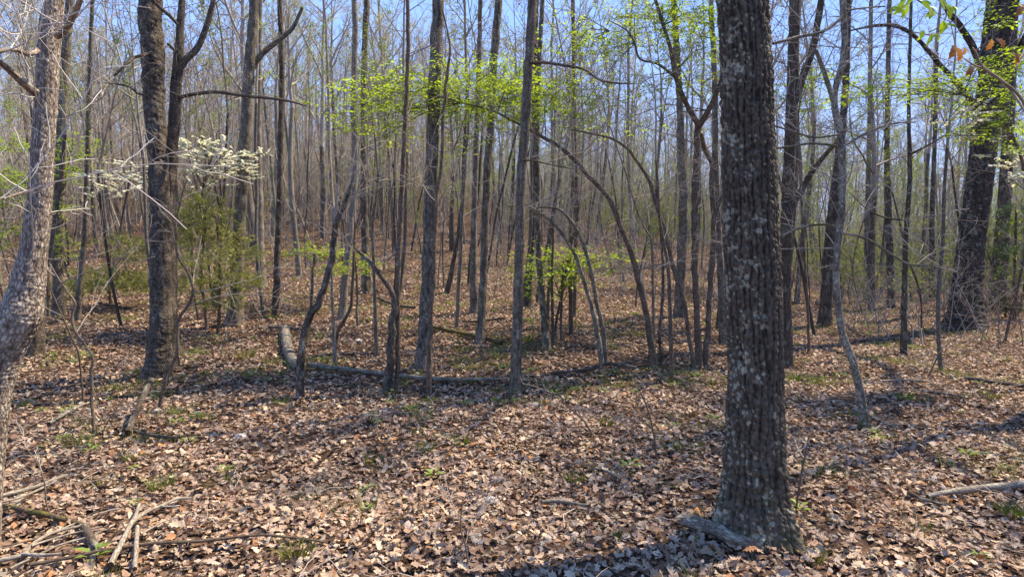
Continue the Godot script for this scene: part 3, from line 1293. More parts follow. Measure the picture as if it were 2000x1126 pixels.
func make_floor() -> MeshInstance3D:
	var mb := MB.new()
	var na := 220
	var radii := PackedFloat32Array([0.0])
	var r := 0.5
	while r < 420.0:
		radii.append(r)
		r *= 1.045
	for k in radii.size():
		for s in na + 1:
			var w := TAU * (s % na) / na
			var x := sin(w) * radii[k]
			var z := -cos(w) * radii[k]
			mb.v.append(Vector3(x, gh(x, z), z))
			mb.u.append(Vector2(x, z))
			mb.c.append(Color.WHITE)
			var e := 0.15
			mb.n.append(Vector3(gh(x - e, z) - gh(x + e, z), 2.0 * e, gh(x, z - e) - gh(x, z + e)).normalized())
	for k in radii.size() - 1:
		for s in na:
			var q := k * (na + 1) + s
			var q2 := q + na + 1
			mb.i.append_array([q, q2, q + 1, q + 1, q2, q2 + 1])
	var o := part("forest_floor", mb.mesh(ground_mat), self)
	tag(o, "leaf-strewn forest floor rising gently to the left", "", "", "structure")
	return o

func named_trees() -> void:
	var dark := style(26.0, 10.0, 0.012, Color(0.18, 0.155, 0.135), Color(0.04, 0.034, 0.03), 0.18, Color(0.34, 0.34, 0.3))
	var grey := style(34.0, 14.0, 0.007, Color(0.29, 0.265, 0.235), Color(0.08, 0.07, 0.06), 0.2, Color(0.42, 0.42, 0.38))
	var pale := style(30.0, 12.0, 0.006, Color(0.37, 0.34, 0.31), Color(0.13, 0.115, 0.1), 0.18, Color(0.5, 0.5, 0.46))
	var brown := style(34.0, 10.0, 0.004, Color(0.23, 0.18, 0.145), Color(0.1, 0.078, 0.062), 0.08, Color(0.38, 0.36, 0.31))
	var scaly := style(28.0, 18.0, 0.011, Color(0.28, 0.25, 0.225), Color(0.05, 0.042, 0.036), 0.24, Color(0.42, 0.43, 0.39))
	var lichened := style(26.0, 12.0, 0.009, Color(0.2, 0.175, 0.155), Color(0.05, 0.043, 0.037), 0.34, Color(0.38, 0.4, 0.34), 0.4)

	# --- the large oak on the right
	tree("oak_tree", "large dark oak spotted with pale lichen, its flared foot closest to the camera", "tree",
		[[1478, 1055, 168], [1477, 1010, 142], [1476, 950, 126], [1475, 850, 114], [1476, 700, 108], [1469, 500, 108], [1463, 300, 103], [1456, 100, 98], [1451, 0, 98], [1448, -120, 95]],
		style(38.0, 18.0, 0.019, Color(0.085, 0.07, 0.055), Color(0.012, 0.0105, 0.009), 0.12, Color(0.28, 0.268, 0.215), 0.15), {"drift": 0.12, "flare": 0.42, "more": 5.0})
	# --- the hickory with the elbow at the left edge
	var shaggy := style(48.0, 12.0, 0.005, Color(0.44, 0.405, 0.375), Color(0.11, 0.08, 0.07), 0.16, Color(0.5, 0.485, 0.45))
	shaggy.elbow = 1.42
	shaggy.lump = 0.04
	tree("hickory_tree", "shaggy pale hickory with a swollen white elbow low in its trunk", "tree",
		[[-42, 1075, 84], [-28, 900, 76], [-14, 770, 78], [2, 690, 92], [36, 618, 94], [52, 560, 74], [66, 480, 57], [77, 380, 50], [82, 300, 47], [89, 200, 47], [94, 100, 47], [99, 50, 48], [106, 0, 38], [112, -80, 40]],
		shaggy, {"drift": 0.2, "flare": 0.1, "side": 3, "y0": 1.6, "y1": 4.0, "len": 0.6, "limb_twigs": 3,
		"limbs": [[[70, 98, 16], [55, 106, 12], [30, 97, 11], [5, 98, 9], [-30, 108, 7]], [[66, 180, 22], [45, 162, 17], [20, 140, 15], [0, 122, 13], [-30, 100, 11]], [[112, 70, 16], [130, 52, 14], [145, 25, 12], [160, -10, 11]], [[60, 372, 9], [30, 380, 7], [0, 388, 6], [-30, 392, 5]]]})
	tree("oak_tree", "dark furrowed tree standing behind the hickory's elbow", "tree",
		[[64, 697, 52], [68, 640, 42], [72, 560, 38], [76, 450, 36], [82, 320, 33], [92, 180, 31], [104, 60, 28], [112, -20, 25]], dark, {"side": 3, "len": 1.2, "y0": 2.0})
	tree("maple_tree", "grey trunk half hidden by the hickory, green leaves before it", "tree",
		[[114, 615, 30], [113, 540, 26], [114, 450, 25], [118, 300, 24], [124, 150, 22], [136, 0, 20]], grey, {"side": 4})
	tree("maple_tree", "thin spotted trunk right of the hickory with a low fork", "tree",
		[[150, 624, 18], [154, 560, 14], [163, 480, 13], [168, 380, 12], [172, 240, 12], [176, 100, 10], [180, 0, 9]], grey, {"side": 5})
	# --- the double oak
	tree("oak_tree", "darker left stem of the double oak, furrowed and leaning left", "tree",
		[[304, 741, 70], [310, 690, 52], [313, 600, 44], [312, 450, 42], [308, 330, 40], [302, 220, 42], [296, 100, 46], [292, 0, 48], [288, -100, 46]], dark,
		{"flare": 0.2, "side": 4, "y0": 2.0, "len": 1.0, "limbs": [[[286, 106, 9], [262, 112, 7], [245, 126, 6], [222, 148, 4]], [[283, -20, 8], [305, 8, 8], [330, 30, 8], [346, 48, 6]], [[284, 185, 5], [268, 182, 4], [254, 170, 4], [232, 165, 3], [205, 162, 2]]]})
	tree("oak_tree", "lighter right stem of the double oak, forking into a curved limb", "tree",
		[[330, 722, 48], [329, 660, 40], [329, 560, 36], [329, 450, 34], [331, 340, 31], [338, 260, 27], [342, 190, 27], [347, 130, 24], [351, 60, 17], [355, 0, 15], [358, -60, 14]],
		style(26.0, 7.0, 0.01, Color(0.22, 0.19, 0.165), Color(0.07, 0.058, 0.05), 0.05),
		{"flare": 0.2, "limbs": [[[343, 140, 18], [362, 116, 15], [384, 95, 13], [400, 60, 12], [410, 28, 11], [420, -15, 10]], [[340, 192, 9], [375, 184, 8], [420, 179, 8], [470, 186, 7], [520, 191, 6], [560, 196, 5], [596, 206, 3]], [[345, 170, 9], [352, 140, 8], [350, 110, 7], [338, 95, 6], [326, 84, 5]]], "limb_twigs": 5})
	# --- left centre
	tree("oak_tree", "tall grey oak rising behind the white dogwood blossom", "tree",
		[[457, 632, 42], [461, 560, 29], [465, 480, 27], [470, 400, 27], [475, 330, 27], [480, 250, 26], [485, 150, 24], [492, 60, 22], [496, 0, 20]], grey, {"flare": 0.3, "limbs": [[[488, 140, 13], [505, 112, 12], [528, 90, 11], [555, 70, 9], [574, 50, 8], [590, 15, 6]]]})
	tree("poplar_tree", "smooth straight trunk on the slope behind the grey oak", "tree",
		[[510, 560, 27], [508, 500, 19], [507, 400, 16], [505, 300, 13], [506, 150, 11], [508, 0, 10]], pale)
	tree("oak_tree", "straight dark trunk beside three thin poles on the slope", "tree",
		[[538, 620, 18], [541, 520, 15], [546, 380, 14], [548, 270, 13], [550, 150, 12], [546, 0, 11]], dark, {"side": 3})
	tree("cherry_tree", "crooked dark tree leaning right with lichen at its bend", "tree",
		[[586, 782, 21], [587, 730, 19], [591, 665, 18], [602, 622, 17], [622, 590, 16], [634, 555, 14], [646, 508, 14], [655, 452, 13], [668, 410, 12], [680, 378, 10], [692, 350, 7]],
		style(30.0, 9.0, 0.007, Color(0.17, 0.145, 0.125), Color(0.04, 0.034, 0.03), 0.26, Color(0.38, 0.38, 0.34)), {"crown": false, "flare": 0.1, "side": 6, "y0": 1.8, "y1": 4.0, "len": 0.9, "drift": 0.3})
	tree("beech_tree", "pale smooth beech with a swelling foot behind the crooked tree", "tree",
		[[668, 625, 26], [670, 590, 18], [675, 530, 16], [683, 460, 15], [689, 380, 14], [692, 300, 13], [690, 200, 13], [693, 80, 12], [692, 0, 12]],
		style(14.0, 5.0, 0.003, Color(0.34, 0.31, 0.285), Color(0.22, 0.2, 0.18), 0.1))
	tree("oak_tree", "mossy grey trunk with a stout foot up the slope beside the beech", "tree",
		[[716, 572, 24], [714, 520, 18], [712, 430, 16], [710, 300, 14], [712, 100, 13], [716, 0, 12]], lichened)
	tree("sapling", "slim bare stem standing just right of the crooked tree", "sapling",
		[[655, 716, 11], [652, 660, 9], [649, 590, 7], [648, 520, 6], [650, 470, 5]], pale, {"flare": 0.1, "side": 4, "y0": 0.8})
	tree("sapling", "curving sprout that bends round the beech's foot", "sapling",
		[[655, 672, 7], [660, 645, 8], [672, 625, 8], [684, 600, 7], [688, 560, 7], [690, 520, 6], [692, 470, 5]], brown, {"flare": 0.0, "side": 3, "y0": 0.8})
	tree("sapling", "grey pole in the sunny gap left of the twin clump", "sapling",
		[[736, 695, 11], [734, 640, 9], [732, 580, 8], [730, 520, 7], [728, 440, 6], [735, 380, 5]], grey, {"side": 4, "flare": 0.1, "y0": 0.9})
	tree("cherry_tree", "dark stem of the twin clump whose top bends sharply left", "tree",
		[[757, 768, 24], [762, 705, 18], [767, 625, 16], [770, 588, 13], [757, 558, 11], [738, 532, 10], [716, 505, 8], [690, 482, 6]], dark, {"crown": false, "flare": 0.15, "side": 5, "y0": 1.4, "len": 0.8, "drift": 0.0})
	tree("maple_tree", "straight taller stem of the twin clump, smooth and brown", "tree",
		[[774, 766, 11], [777, 690, 11], [776, 600, 11], [777, 540, 12], [780, 470, 12], [784, 390, 12], [788, 310, 11], [793, 200, 10], [797, 100, 9], [796, 0, 8]], brown, {"flare": 0.1, "side": 5, "y0": 2.0, "drift": 0.15})
	tree("cherry_tree", "scaly thick trunk with flaking bark near the middle log", "tree",
		[[826, 724, 44], [829, 670, 32], [832, 600, 29], [836, 520, 27], [838, 430, 26], [841, 350, 26], [845, 270, 26], [848, 180, 27], [852, 80, 26], [856, 0, 24]], scaly, {"flare": 0.2, "side": 4, "y0": 2.4})
	tree("maple_tree", "slim brown stem crossing in front of the scaly trunk", "tree",
		[[838, 777, 14], [837, 730, 12], [840, 650, 11], [846, 550, 10], [850, 450, 9], [853, 390, 9], [861, 325, 8], [866, 240, 8], [872, 150, 7], [880, 100, 5], [872, 50, 4], [862, 10, 3]], brown, {"crown": false, "flare": 0.1, "side": 8, "y0": 1.8, "y1": 6.0})
	tree("sapling", "thin straight pole between the scaly trunk and the mossy log", "sapling",
		[[892, 642, 11], [896, 560, 9], [900, 480, 8], [904, 390, 7], [908, 330, 6]], pale, {"flare": 0.1, "side": 4})
	tree("oak_tree", "dark trunk leaning right, alone on the slope behind the pole", "tree",
		[[871, 574, 13], [880, 540, 11], [888, 500, 10], [896, 450, 9], [904, 380, 8], [906, 300, 7]], dark)
	tree("oak_tree", "mottled trunk rising beside the end of the mossy log", "tree",
		[[937, 670, 24], [941, 610, 18], [945, 520, 16], [948, 410, 16], [952, 320, 16], [958, 250, 16], [962, 160, 16], [968, 80, 16], [974, 0, 16]], scaly, {"flare": 0.2, "side": 4, "y0": 2.5})
	tree("oak_tree", "straight brown trunk close behind the mottled one", "tree",
		[[925, 612, 18], [925, 530, 15], [926, 430, 13], [928, 350, 12], [932, 230, 11], [936, 100, 10], [938, 0, 9]], grey)
	tree("maple_tree", "straight grey tree with a mossy foot in the middle of the clearing", "tree",
		[[1005, 777, 34], [1007, 740, 26], [1010, 650, 22], [1013, 550, 21], [1015, 450, 20], [1018, 350, 20], [1025, 250, 20], [1032, 140, 20], [1040, 0, 19], [1044, -60, 19]],
		style(34.0, 8.0, 0.006, Color(0.25, 0.22, 0.19), Color(0.07, 0.06, 0.052), 0.22, Color(0.38, 0.39, 0.34), 0.7), {"flare": 0.2, "side": 5, "y0": 1.6, "y1": 4.5, "limbs": [[[1036, 122, 7], [1065, 122, 6], [1105, 128, 6], [1140, 135, 5], [1170, 155, 5], [1205, 162, 4], [1245, 163, 2]], [[1020, 312, 4], [1045, 314, 4], [1080, 322, 3], [1120, 330, 2]]]})
	tree("oak_tree", "lichened trunk slightly right of the straight grey tree", "tree",
		[[1069, 684, 22], [1064, 630, 16], [1057, 560, 13], [1051, 480, 13], [1050, 400, 12], [1049, 300, 11], [1050, 200, 10], [1054, 100, 10], [1060, 0, 9]], lichened, {"side": 4, "y0": 2.5})
	tree("oak_tree", "dark distant trunk showing between the straight and the lichened tree", "tree",
		[[1030, 600, 22], [1036, 520, 16], [1041, 420, 15], [1045, 300, 13], [1044, 150, 12], [1048, 0, 10]], dark)
	# --- right centre
	tree("sapling", "dark thin sapling under the green leaves at the middle", "sapling",
		[[1080, 674, 8], [1079, 600, 7], [1078, 540, 6], [1080, 470, 5]], brown, {"flare": 0.1, "side": 5, "y0": 0.8})
	tree("sapling", "brown pole under the leafy patch left of the twin arches", "sapling",
		[[1116, 656, 12], [1115, 590, 10], [1113, 520, 9], [1114, 450, 8], [1118, 380, 7]], brown, {"flare": 0.15, "side": 5, "y0": 0.8})
	tree("maple_tree", "slender trunk far behind the twin arches", "tree",
		[[1122, 618, 9], [1124, 500, 9], [1127, 400, 10], [1123, 280, 8], [1120, 100, 7], [1118, 0, 6]], brown, {"side": 4})
	tree("dogwood_tree", "left one of two slim stems arching left together", "tree",
		[[1176, 716, 12], [1172, 680, 11], [1160, 612, 10], [1145, 560, 9], [1128, 510, 8], [1110, 475, 7], [1088, 445, 6], [1060, 420, 5], [1028, 400, 4]], grey, {"crown": false, "flare": 0.1, "side": 14, "y0": 1.0, "len": 0.9})
	tree("dogwood_tree", "right one of two slim stems arching left together", "tree",
		[[1184, 713, 11], [1178, 650, 10], [1166, 590, 9], [1155, 530, 8], [1141, 480, 8], [1128, 450, 7], [1106, 420, 6], [1085, 406, 5], [1052, 404, 4]], grey, {"crown": false, "flare": 0.1, "side": 14, "y0": 1.0, "len": 0.9})
	var arch := tree("dogwood_tree", "long sapling arching far left under bright green leaves", "tree",
		[[1278, 717, 20], [1270, 660, 15], [1258, 590, 13], [1246, 540, 12], [1236, 500, 12], [1225, 470, 11], [1205, 425, 11], [1190, 390, 10], [1170, 365, 9], [1150, 345, 9], [1120, 310, 9], [1090, 285, 8], [1060, 268, 7], [1030, 250, 6], [1000, 235, 5], [960, 215, 4], [900, 200, 3]], brown, {"crown": false, "flare": 0.1, "side": 14, "y0": 1.2, "len": 0.9, "drift": -0.3})
	var dd: float = arch.get_meta("depth")
	var green := Color(0.38, 0.5, 0.08)
	sprays(arch, "foliage", [[720, 200, 60, 30], [770, 180, 60, 28], [700, 240, 30, 18], [830, 170, 50, 35], [800, 220, 40, 20], [900, 170, 60, 45], [950, 190, 60, 40], [920, 230, 50, 18], [985, 180, 60, 40], [1040, 200, 50, 30], [1085, 185, 45, 26], [1000, 150, 40, 20], [1060, 230, 40, 18], [880, 280, 40, 18], [760, 260, 40, 14]], dd, 22.0, 0.055, green, stems["long sapling arching far left under bright green leaves"], leaf_mat)
	tree("dogwood_tree", "thin stem left of the forked clump sweeping up to the left", "tree",
		[[1358, 722, 11], [1350, 680, 10], [1336, 595, 9], [1321, 540, 9], [1306, 482, 10], [1295, 440, 10], [1280, 390, 9], [1265, 345, 8], [1245, 315, 7], [1225, 290, 6], [1195, 270, 5], [1160, 262, 4], [1115, 252, 3]], brown, {"crown": false, "flare": 0.1, "side": 14, "y0": 1.2, "len": 0.9})
	tree("sapling", "reddish thin stem standing straight before the forked clump", "sapling",
		[[1313, 743, 11], [1311, 680, 9], [1309, 600, 9], [1306, 530, 8], [1296, 470, 7], [1288, 420, 6], [1285, 360, 5]], brown, {"side": 5, "flare": 0.15, "y0": 1.0})
	tree("sapling", "twisted dark sapling curling left at its foot beside the reddish stem", "sapling",
		[[1304, 712, 7], [1292, 695, 7], [1288, 650, 7], [1293, 600, 7], [1295, 540, 6], [1292, 470, 5], [1286, 410, 5]], dark, {"side": 5, "flare": 0.0, "y0": 1.0})
	tree("sapling", "grey sapling with pale hooked twigs between two arching stems", "sapling",
		[[1277, 668, 7], [1276, 600, 6], [1275, 520, 6], [1272, 470, 6], [1262, 450, 5], [1248, 420, 5], [1235, 380, 4]], pale, {"side": 6, "flare": 0.1, "y0": 1.0})
	var clump := tree("dogwood_tree", "left stem of the forked clump, brown and splitting into two limbs", "tree",
		[[1366, 718, 20], [1363, 650, 14], [1359, 560, 13], [1357, 480, 13], [1356, 400, 13], [1359, 330, 13], [1363, 262, 14], [1366, 240, 14]], brown,
		{"crown": false, "flare": 0.2, "side": 3, "y0": 2.0, "limbs": [[[1366, 246, 12], [1346, 212, 10], [1329, 176, 9], [1318, 140, 9], [1310, 95, 8], [1296, 50, 7], [1282, 5, 6], [1270, -40, 5]], [[1366, 246, 12], [1384, 215, 11], [1398, 185, 10], [1412, 150, 9], [1425, 110, 8], [1436, 50, 7]], [[1318, 150, 6], [1285, 125, 5], [1250, 115, 4], [1240, 85, 4], [1225, 60, 3], [1190, 40, 2]]], "limb_twigs": 9})
	dd = clump.get_meta("depth")
	sprays(clump, "foliage", [[1260, 15, 30, 22], [1290, 30, 40, 26], [1330, 25, 40, 22], [1355, 45, 36, 22], [1230, 35, 24, 12], [1215, 70, 30, 12], [1280, 70, 30, 16], [1370, 25, 34, 20], [1190, 95, 24, 12], [1150, 100, 24, 10], [1125, 80, 24, 10], [1200, 100, 24, 12], [1290, 90, 20, 10], [1160, 125, 22, 9], [1105, 105, 22, 9], [1350, 100, 30, 12]], dd, 24.0, 0.05, green, PackedVector3Array([at_depth(1318, 140, dd), at_depth(1296, 50, dd), at_depth(1240, 85, dd), at_depth(1190, 60, dd)]), leaf_mat)
	sprays(clump, "foliage", [[1150, 190, 60, 30], [1230, 180, 50, 28], [1310, 170, 40, 30], [1370, 150, 34, 34], [1200, 240, 50, 20], [1100, 60, 40, 30], [1390, 90, 24, 40], [1260, 250, 40, 16], [1330, 60, 50, 40], [1170, 60, 50, 30]], dd, 9.0, 0.05, green, PackedVector3Array([at_depth(1318, 140, dd), at_depth(1296, 50, dd), at_depth(1240, 85, dd), at_depth(1384, 215, dd), at_depth(1190, 60, dd)]), leaf_mat)
	tree("dogwood_tree", "right stem of the forked clump, sloping right then straight", "tree",
		[[1376, 716, 18], [1383, 640, 13], [1388, 560, 12], [1393, 490, 12], [1394, 420, 12], [1391, 370, 12], [1391, 325, 11], [1376, 288, 10], [1369, 262, 9]], brown, {"crown": false, "flare": 0.2, "side": 5, "y0": 1.5, "limbs": [[[1393, 440, 8], [1402, 405, 7], [1414, 375, 6], [1430, 350, 5]]]})
	tree("oak_tree", "stout grey trunk standing behind the reddish stem", "tree",
		[[1326, 622, 26], [1330, 540, 22], [1334, 450, 21], [1335, 390, 20], [1331, 300, 17], [1328, 200, 15], [1320, 60, 13], [1316, 0, 12]], grey)
	tree("oak_tree", "grey trunk partly covered by the lichened oak's left edge", "tree",
		[[1414, 674, 22], [1412, 600, 18], [1406, 500, 15], [1402, 420, 14], [1398, 300, 13], [1396, 150, 12]], grey)
	tree("oak_tree", "upright dark tree close behind the right edge of the large oak", "tree",
		[[1539, 717, 28], [1537, 660, 24], [1535, 560, 24], [1537, 450, 26], [1541, 340, 26], [1546, 220, 26], [1550, 100, 25], [1553, 0, 24]], style(28.0, 7.0, 0.008, Color(0.16, 0.13, 0.11), Color(0.06, 0.05, 0.042), 0.08),
		{"flare": 0.15, "side": 6, "y0": 1.8, "y1": 6.0, "limbs": [[[1542, 402, 16], [1562, 378, 14], [1584, 338, 12], [1612, 302, 10], [1640, 270, 8]], [[1552, 200, 16], [1572, 140, 15], [1588, 95, 14], [1600, 30, 14], [1608, -20, 13]]]})
	tree("maple_tree", "pale leaning tree blotched with lichen, its dark foot bent right", "tree",
		[[1689, 842, 30], [1686, 800, 21], [1676, 742, 19], [1660, 690, 17], [1646, 650, 16], [1638, 600, 15], [1634, 540, 15], [1637, 480, 15], [1643, 430, 16], [1646, 370, 16], [1645, 300, 17], [1640, 250, 16], [1631, 205, 15], [1634, 165, 14], [1644, 130, 14], [1650, 80, 14], [1647, 0, 14], [1646, -50, 13]],
		style(26.0, 9.0, 0.005, Color(0.27, 0.245, 0.215), Color(0.1, 0.085, 0.075), 0.5, Color(0.46, 0.47, 0.42), 1.2),
		{"flare": 0.15, "side": 18, "y0": 1.2, "y1": 4.6, "len": 1.3, "limbs": [[[1628, 198, 11], [1614, 152, 10], [1602, 118, 9], [1594, 98, 7]], [[1648, 455, 6], [1690, 465, 6], [1740, 495, 6], [1775, 515, 5], [1820, 520, 4], [1870, 530, 3]], [[1630, 440, 5], [1600, 438, 5], [1560, 445, 5], [1530, 460, 4]], [[1648, 285, 7], [1690, 262, 6], [1740, 242, 4], [1790, 238, 3]], [[1636, 285, 6], [1590, 280, 5], [1550, 285, 5], [1515, 290, 4]], [[1640, 262, 5], [1590, 268, 5], [1545, 255, 5], [1512, 245, 4]], [[1650, 30, 8], [1610, 60, 7], [1560, 72, 7], [1510, 85, 6]], [[1655, 20, 5], [1690, 15, 4], [1730, 12, 3]]], "limb_twigs": 5})
	tree("oak_tree", "broad dark trunk hidden behind the pale leaning tree", "tree",
		[[1611, 637, 34], [1614, 580, 27], [1620, 490, 26], [1629, 400, 24], [1640, 300, 20], [1650, 200, 16], [1655, 100, 14], [1658, 0, 13]], dark)
	tree("maple_tree", "slim dark tree with drooping pale twigs in the open leaves", "tree",
		[[1766, 694, 19], [1766, 620, 15], [1768, 540, 13], [1770, 460, 12], [1775, 400, 12], [1778, 330, 11], [1776, 250, 9], [1776, 170, 8], [1779, 60, 8], [1780, 0, 7]], style(26.0, 7.0, 0.005, Color(0.14, 0.12, 0.105), Color(0.06, 0.05, 0.045), 0.1),
		{"flare": 0.15, "side": 20, "y0": 1.0, "y1": 6.0, "len": 1.3, "droop": 0.12, "limbs": [[[1774, 508, 5], [1790, 545, 5], [1800, 590, 4], [1800, 640, 3]], [[1780, 300, 5], [1820, 280, 4], [1850, 262, 3]], [[1772, 430, 4], [1730, 425, 4], [1690, 405, 3], [1660, 375, 2]]]})
	tree("oak_tree", "giant dark tree with a wide flaring foot at the right", "tree",
		[[1884, 643, 92], [1887, 600, 66], [1893, 520, 59], [1904, 430, 56], [1915, 350, 55], [1926, 250, 56], [1940, 150, 60], [1950, 60, 63], [1960, 0, 66], [1970, -80, 66]],
		style(22.0, 6.0, 0.018, Color(0.12, 0.1, 0.088), Color(0.03, 0.025, 0.022), 0.1), {"flare": 0.35, "side": 10, "y0": 3.0, "y1": 8.0, "len": 1.4, "limbs": [[[1938, 190, 22], [1905, 100, 15], [1875, 50, 13], [1850, 18, 11], [1830, -20, 10]], [[1920, 240, 13], [1880, 172, 11], [1840, 130, 10], [1795, 78, 9], [1755, 52, 8], [1710, 50, 6], [1660, 60, 4]], [[1980, 120, 18], [2000, 80, 15], [2030, 20, 13]]], "limb_twigs": 9})
	tree("oak_tree", "shadowed trunk just right of and behind the giant tree", "tree",
		[[1945, 605, 46], [1955, 500, 36], [1962, 400, 32], [1968, 300, 28], [1975, 150, 25], [1980, 0, 23]], dark)
	tree("oak_tree", "shadowed trunk in the brush right of the pale leaning tree", "tree",
		[[1742, 602, 18], [1739, 520, 18], [1736, 430, 17], [1733, 300, 13], [1735, 150, 11], [1738, 0, 10]], dark)
	tree("oak_tree", "grey trunk in the brush beside the shadowed one", "tree",
		[[1694, 590, 18], [1695, 500, 16], [1696, 400, 14], [1698, 300, 11], [1700, 150, 10], [1702, 0, 9]], grey)
	tree("oak_tree", "slim grey trunk in the brush left of the giant tree", "tree",
		[[1822, 585, 16], [1821, 500, 14], [1822, 400, 12], [1826, 280, 10], [1830, 100, 9]], dark)

	# --- small leafy and flowering trees
	var dog := tree("dogwood_tree", "white flowering dogwood in layers behind the double oak", "tree",
		[[404, 648, 10], [401, 600, 9], [393, 550, 8], [394, 490, 7], [400, 430, 7], [395, 380, 6], [405, 330, 5], [420, 290, 4]], brown, {"crown": false, "flare": 0.1, "side": 5, "y0": 1.4})
	dd = dog.get_meta("depth")
	sprays(dog, "blossom", [[380, 285, 42, 11], [430, 275, 36, 9], [400, 310, 55, 9], [450, 300, 40, 9], [370, 335, 36, 10], [430, 335, 55, 10], [480, 325, 30, 8], [510, 300, 26, 5], [410, 360, 40, 7], [360, 300, 26, 9], [465, 345, 30, 7], [250, 340, 60, 9], [210, 345, 40, 8], [270, 322, 36, 5], [285, 360, 30, 9], [230, 370, 40, 9], [200, 385, 25, 6]], dd, 30.0, 0.042, Color(0.76, 0.76, 0.66), stems["white flowering dogwood in layers behind the double oak"], petal_mat, true)
	var shrub := tree("dogwood_tree", "leafy sapling with fresh green leaves behind the hickory", "sapling",
		[[95, 620, 8], [92, 540, 7], [88, 460, 6], [80, 400, 5], [70, 340, 4]], brown, {"crown": false, "flare": 0.1, "side": 6, "y0": 1.0})
	dd = shrub.get_meta("depth")
	sprays(shrub, "foliage", [[20, 285, 26, 10], [10, 345, 30, 10], [40, 355, 26, 8], [20, 390, 20, 12], [130, 300, 24, 10], [160, 275, 14, 10], [150, 330, 16, 8], [115, 350, 14, 10], [15, 450, 30, 12], [110, 410, 20, 8], [25, 480, 16, 8], [135, 395, 16, 5], [120, 470, 18, 10], [115, 500, 16, 8]], dd, 30.0, 0.07, Color(0.22, 0.32, 0.045), stems["leafy sapling with fresh green leaves behind the hickory"], leaf_mat)
	var mp := tree("maple_sapling", "small sapling with a flat layer of green leaves left of the crooked tree", "sapling",
		[[608, 605, 9], [609, 560, 7], [612, 520, 6], [614, 495, 5]], grey, {"crown": false, "flare": 0.1})
	sprays(mp, "foliage", [[612, 488, 28, 8], [630, 500, 20, 6], [600, 497, 16, 5]], mp.get_meta("depth"), 30.0, 0.09, Color(0.26, 0.34, 0.06), stems["small sapling with a flat layer of green leaves left of the crooked tree"], leaf_mat)
	var mp2 := tree("maple_sapling", "small sapling with sparse green leaves by the beech", "sapling",
		[[698, 640, 7], [697, 590, 6], [696, 540, 5], [694, 510, 4]], grey, {"crown": false, "flare": 0.1})
	sprays(mp2, "foliage", [[690, 525, 26, 10], [668, 530, 20, 6], [695, 508, 16, 6]], mp2.get_meta("depth"), 26.0, 0.08, Color(0.25, 0.33, 0.06), stems["small sapling with sparse green leaves by the beech"], leaf_mat)
	var gp := tree("dogwood_tree", "bushy green sapling between the lichened trunk and the twin arches", "sapling",
		[[1097, 668, 7], [1096, 610, 6], [1098, 560, 6], [1100, 510, 5]], brown, {"crown": false, "flare": 0.1})
	sprays(gp, "foliage", [[1070, 505, 28, 14], [1090, 535, 26, 14], [1060, 540, 18, 10], [1110, 510, 26, 14], [1140, 525, 26, 12], [1175, 505, 26, 10], [1205, 500, 20, 8], [1100, 560, 18, 8], [1125, 500, 20, 8], [1030, 530, 10, 20], [1150, 550, 16, 6], [1045, 575, 12, 10]], gp.get_meta("depth"), 26.0, 0.07, green, stems["bushy green sapling between the lichened trunk and the twin arches"], leaf_mat)
	var rd := tree("dogwood_tree", "flowering dogwood spreading green layers across the giant tree", "tree",
		[[2060, 760, 14], [2045, 640, 12], [2030, 500, 11], [2010, 380, 9], [1985, 280, 7], [1940, 215, 5], [1880, 185, 4]], brown, {"crown": false, "flare": 0.1, "side": 10, "y0": 1.2, "len": 0.9})
	var rs: PackedVector3Array = stems["flowering dogwood spreading green layers across the giant tree"]
	dd = rd.get_meta("depth")
	var bright := Color(0.33, 0.45, 0.06)
	sprays(rd, "foliage", [[1700, 170, 40, 10], [1760, 165, 36, 10], [1680, 190, 26, 8], [1740, 195, 30, 8], [1800, 180, 34, 10], [1850, 165, 40, 12], [1830, 150, 26, 8], [1900, 155, 40, 16], [1950, 135, 34, 16], [1980, 170, 30, 14], [1900, 200, 40, 12], [1860, 210, 30, 8], [1950, 215, 36, 12], [1900, 255, 34, 10], [1960, 255, 34, 10], [1940, 280, 30, 8], [1990, 300, 26, 8], [1985, 110, 24, 14], [1960, 20, 18, 14], [1945, 50, 14, 14], [1870, 265, 24, 6], [1985, 240, 26, 12]], dd, 30.0, 0.055, bright, rs, leaf_mat)
	sprays(rd, "blossom", [[1880, 225, 26, 8], [1920, 270, 18, 8], [1960, 300, 26, 8], [1985, 320, 20, 8], [1900, 235, 16, 8], [1970, 345, 20, 6], [1850, 235, 16, 5]], dd, 9.0, 0.05, Color(0.76, 0.75, 0.68), rs, petal_mat, true)
	var ml := tree("dogwood_tree", "leafy sapling behind the large oak's right edge with flat green sprays", "sapling",
		[[1580, 690, 7], [1578, 600, 6], [1570, 480, 6], [1565, 380, 5], [1560, 260, 4], [1562, 200, 3]], brown, {"crown": false, "flare": 0.1, "side": 8, "y0": 1.2})
	sprays(ml, "foliage", [[1530, 165, 24, 9], [1555, 150, 26, 8], [1580, 155, 22, 7], [1545, 195, 24, 7], [1575, 205, 22, 7], [1610, 203, 16, 6], [1525, 190, 16, 6], [1600, 150, 16, 6]], ml.get_meta("depth"), 30.0, 0.055, bright, stems["leafy sapling behind the large oak's right edge with flat green sprays"], leaf_mat)

	# --- junipers
	juniper("feathery olive juniper spreading right of the double oak", [[424, 652, 9], [428, 610, 8], [430, 550, 7], [428, 480, 6], [420, 420, 4]],
		[[400, 420, 44, 22], [380, 470, 50, 26], [430, 460, 44, 24], [470, 495, 32, 18], [400, 510, 50, 24], [440, 545, 46, 22], [380, 555, 40, 22], [470, 555, 26, 16], [430, 590, 40, 14], [365, 430, 30, 22], [400, 395, 30, 14]], ground_depth(424, 652), Color(0.3, 0.31, 0.08), 800.0)
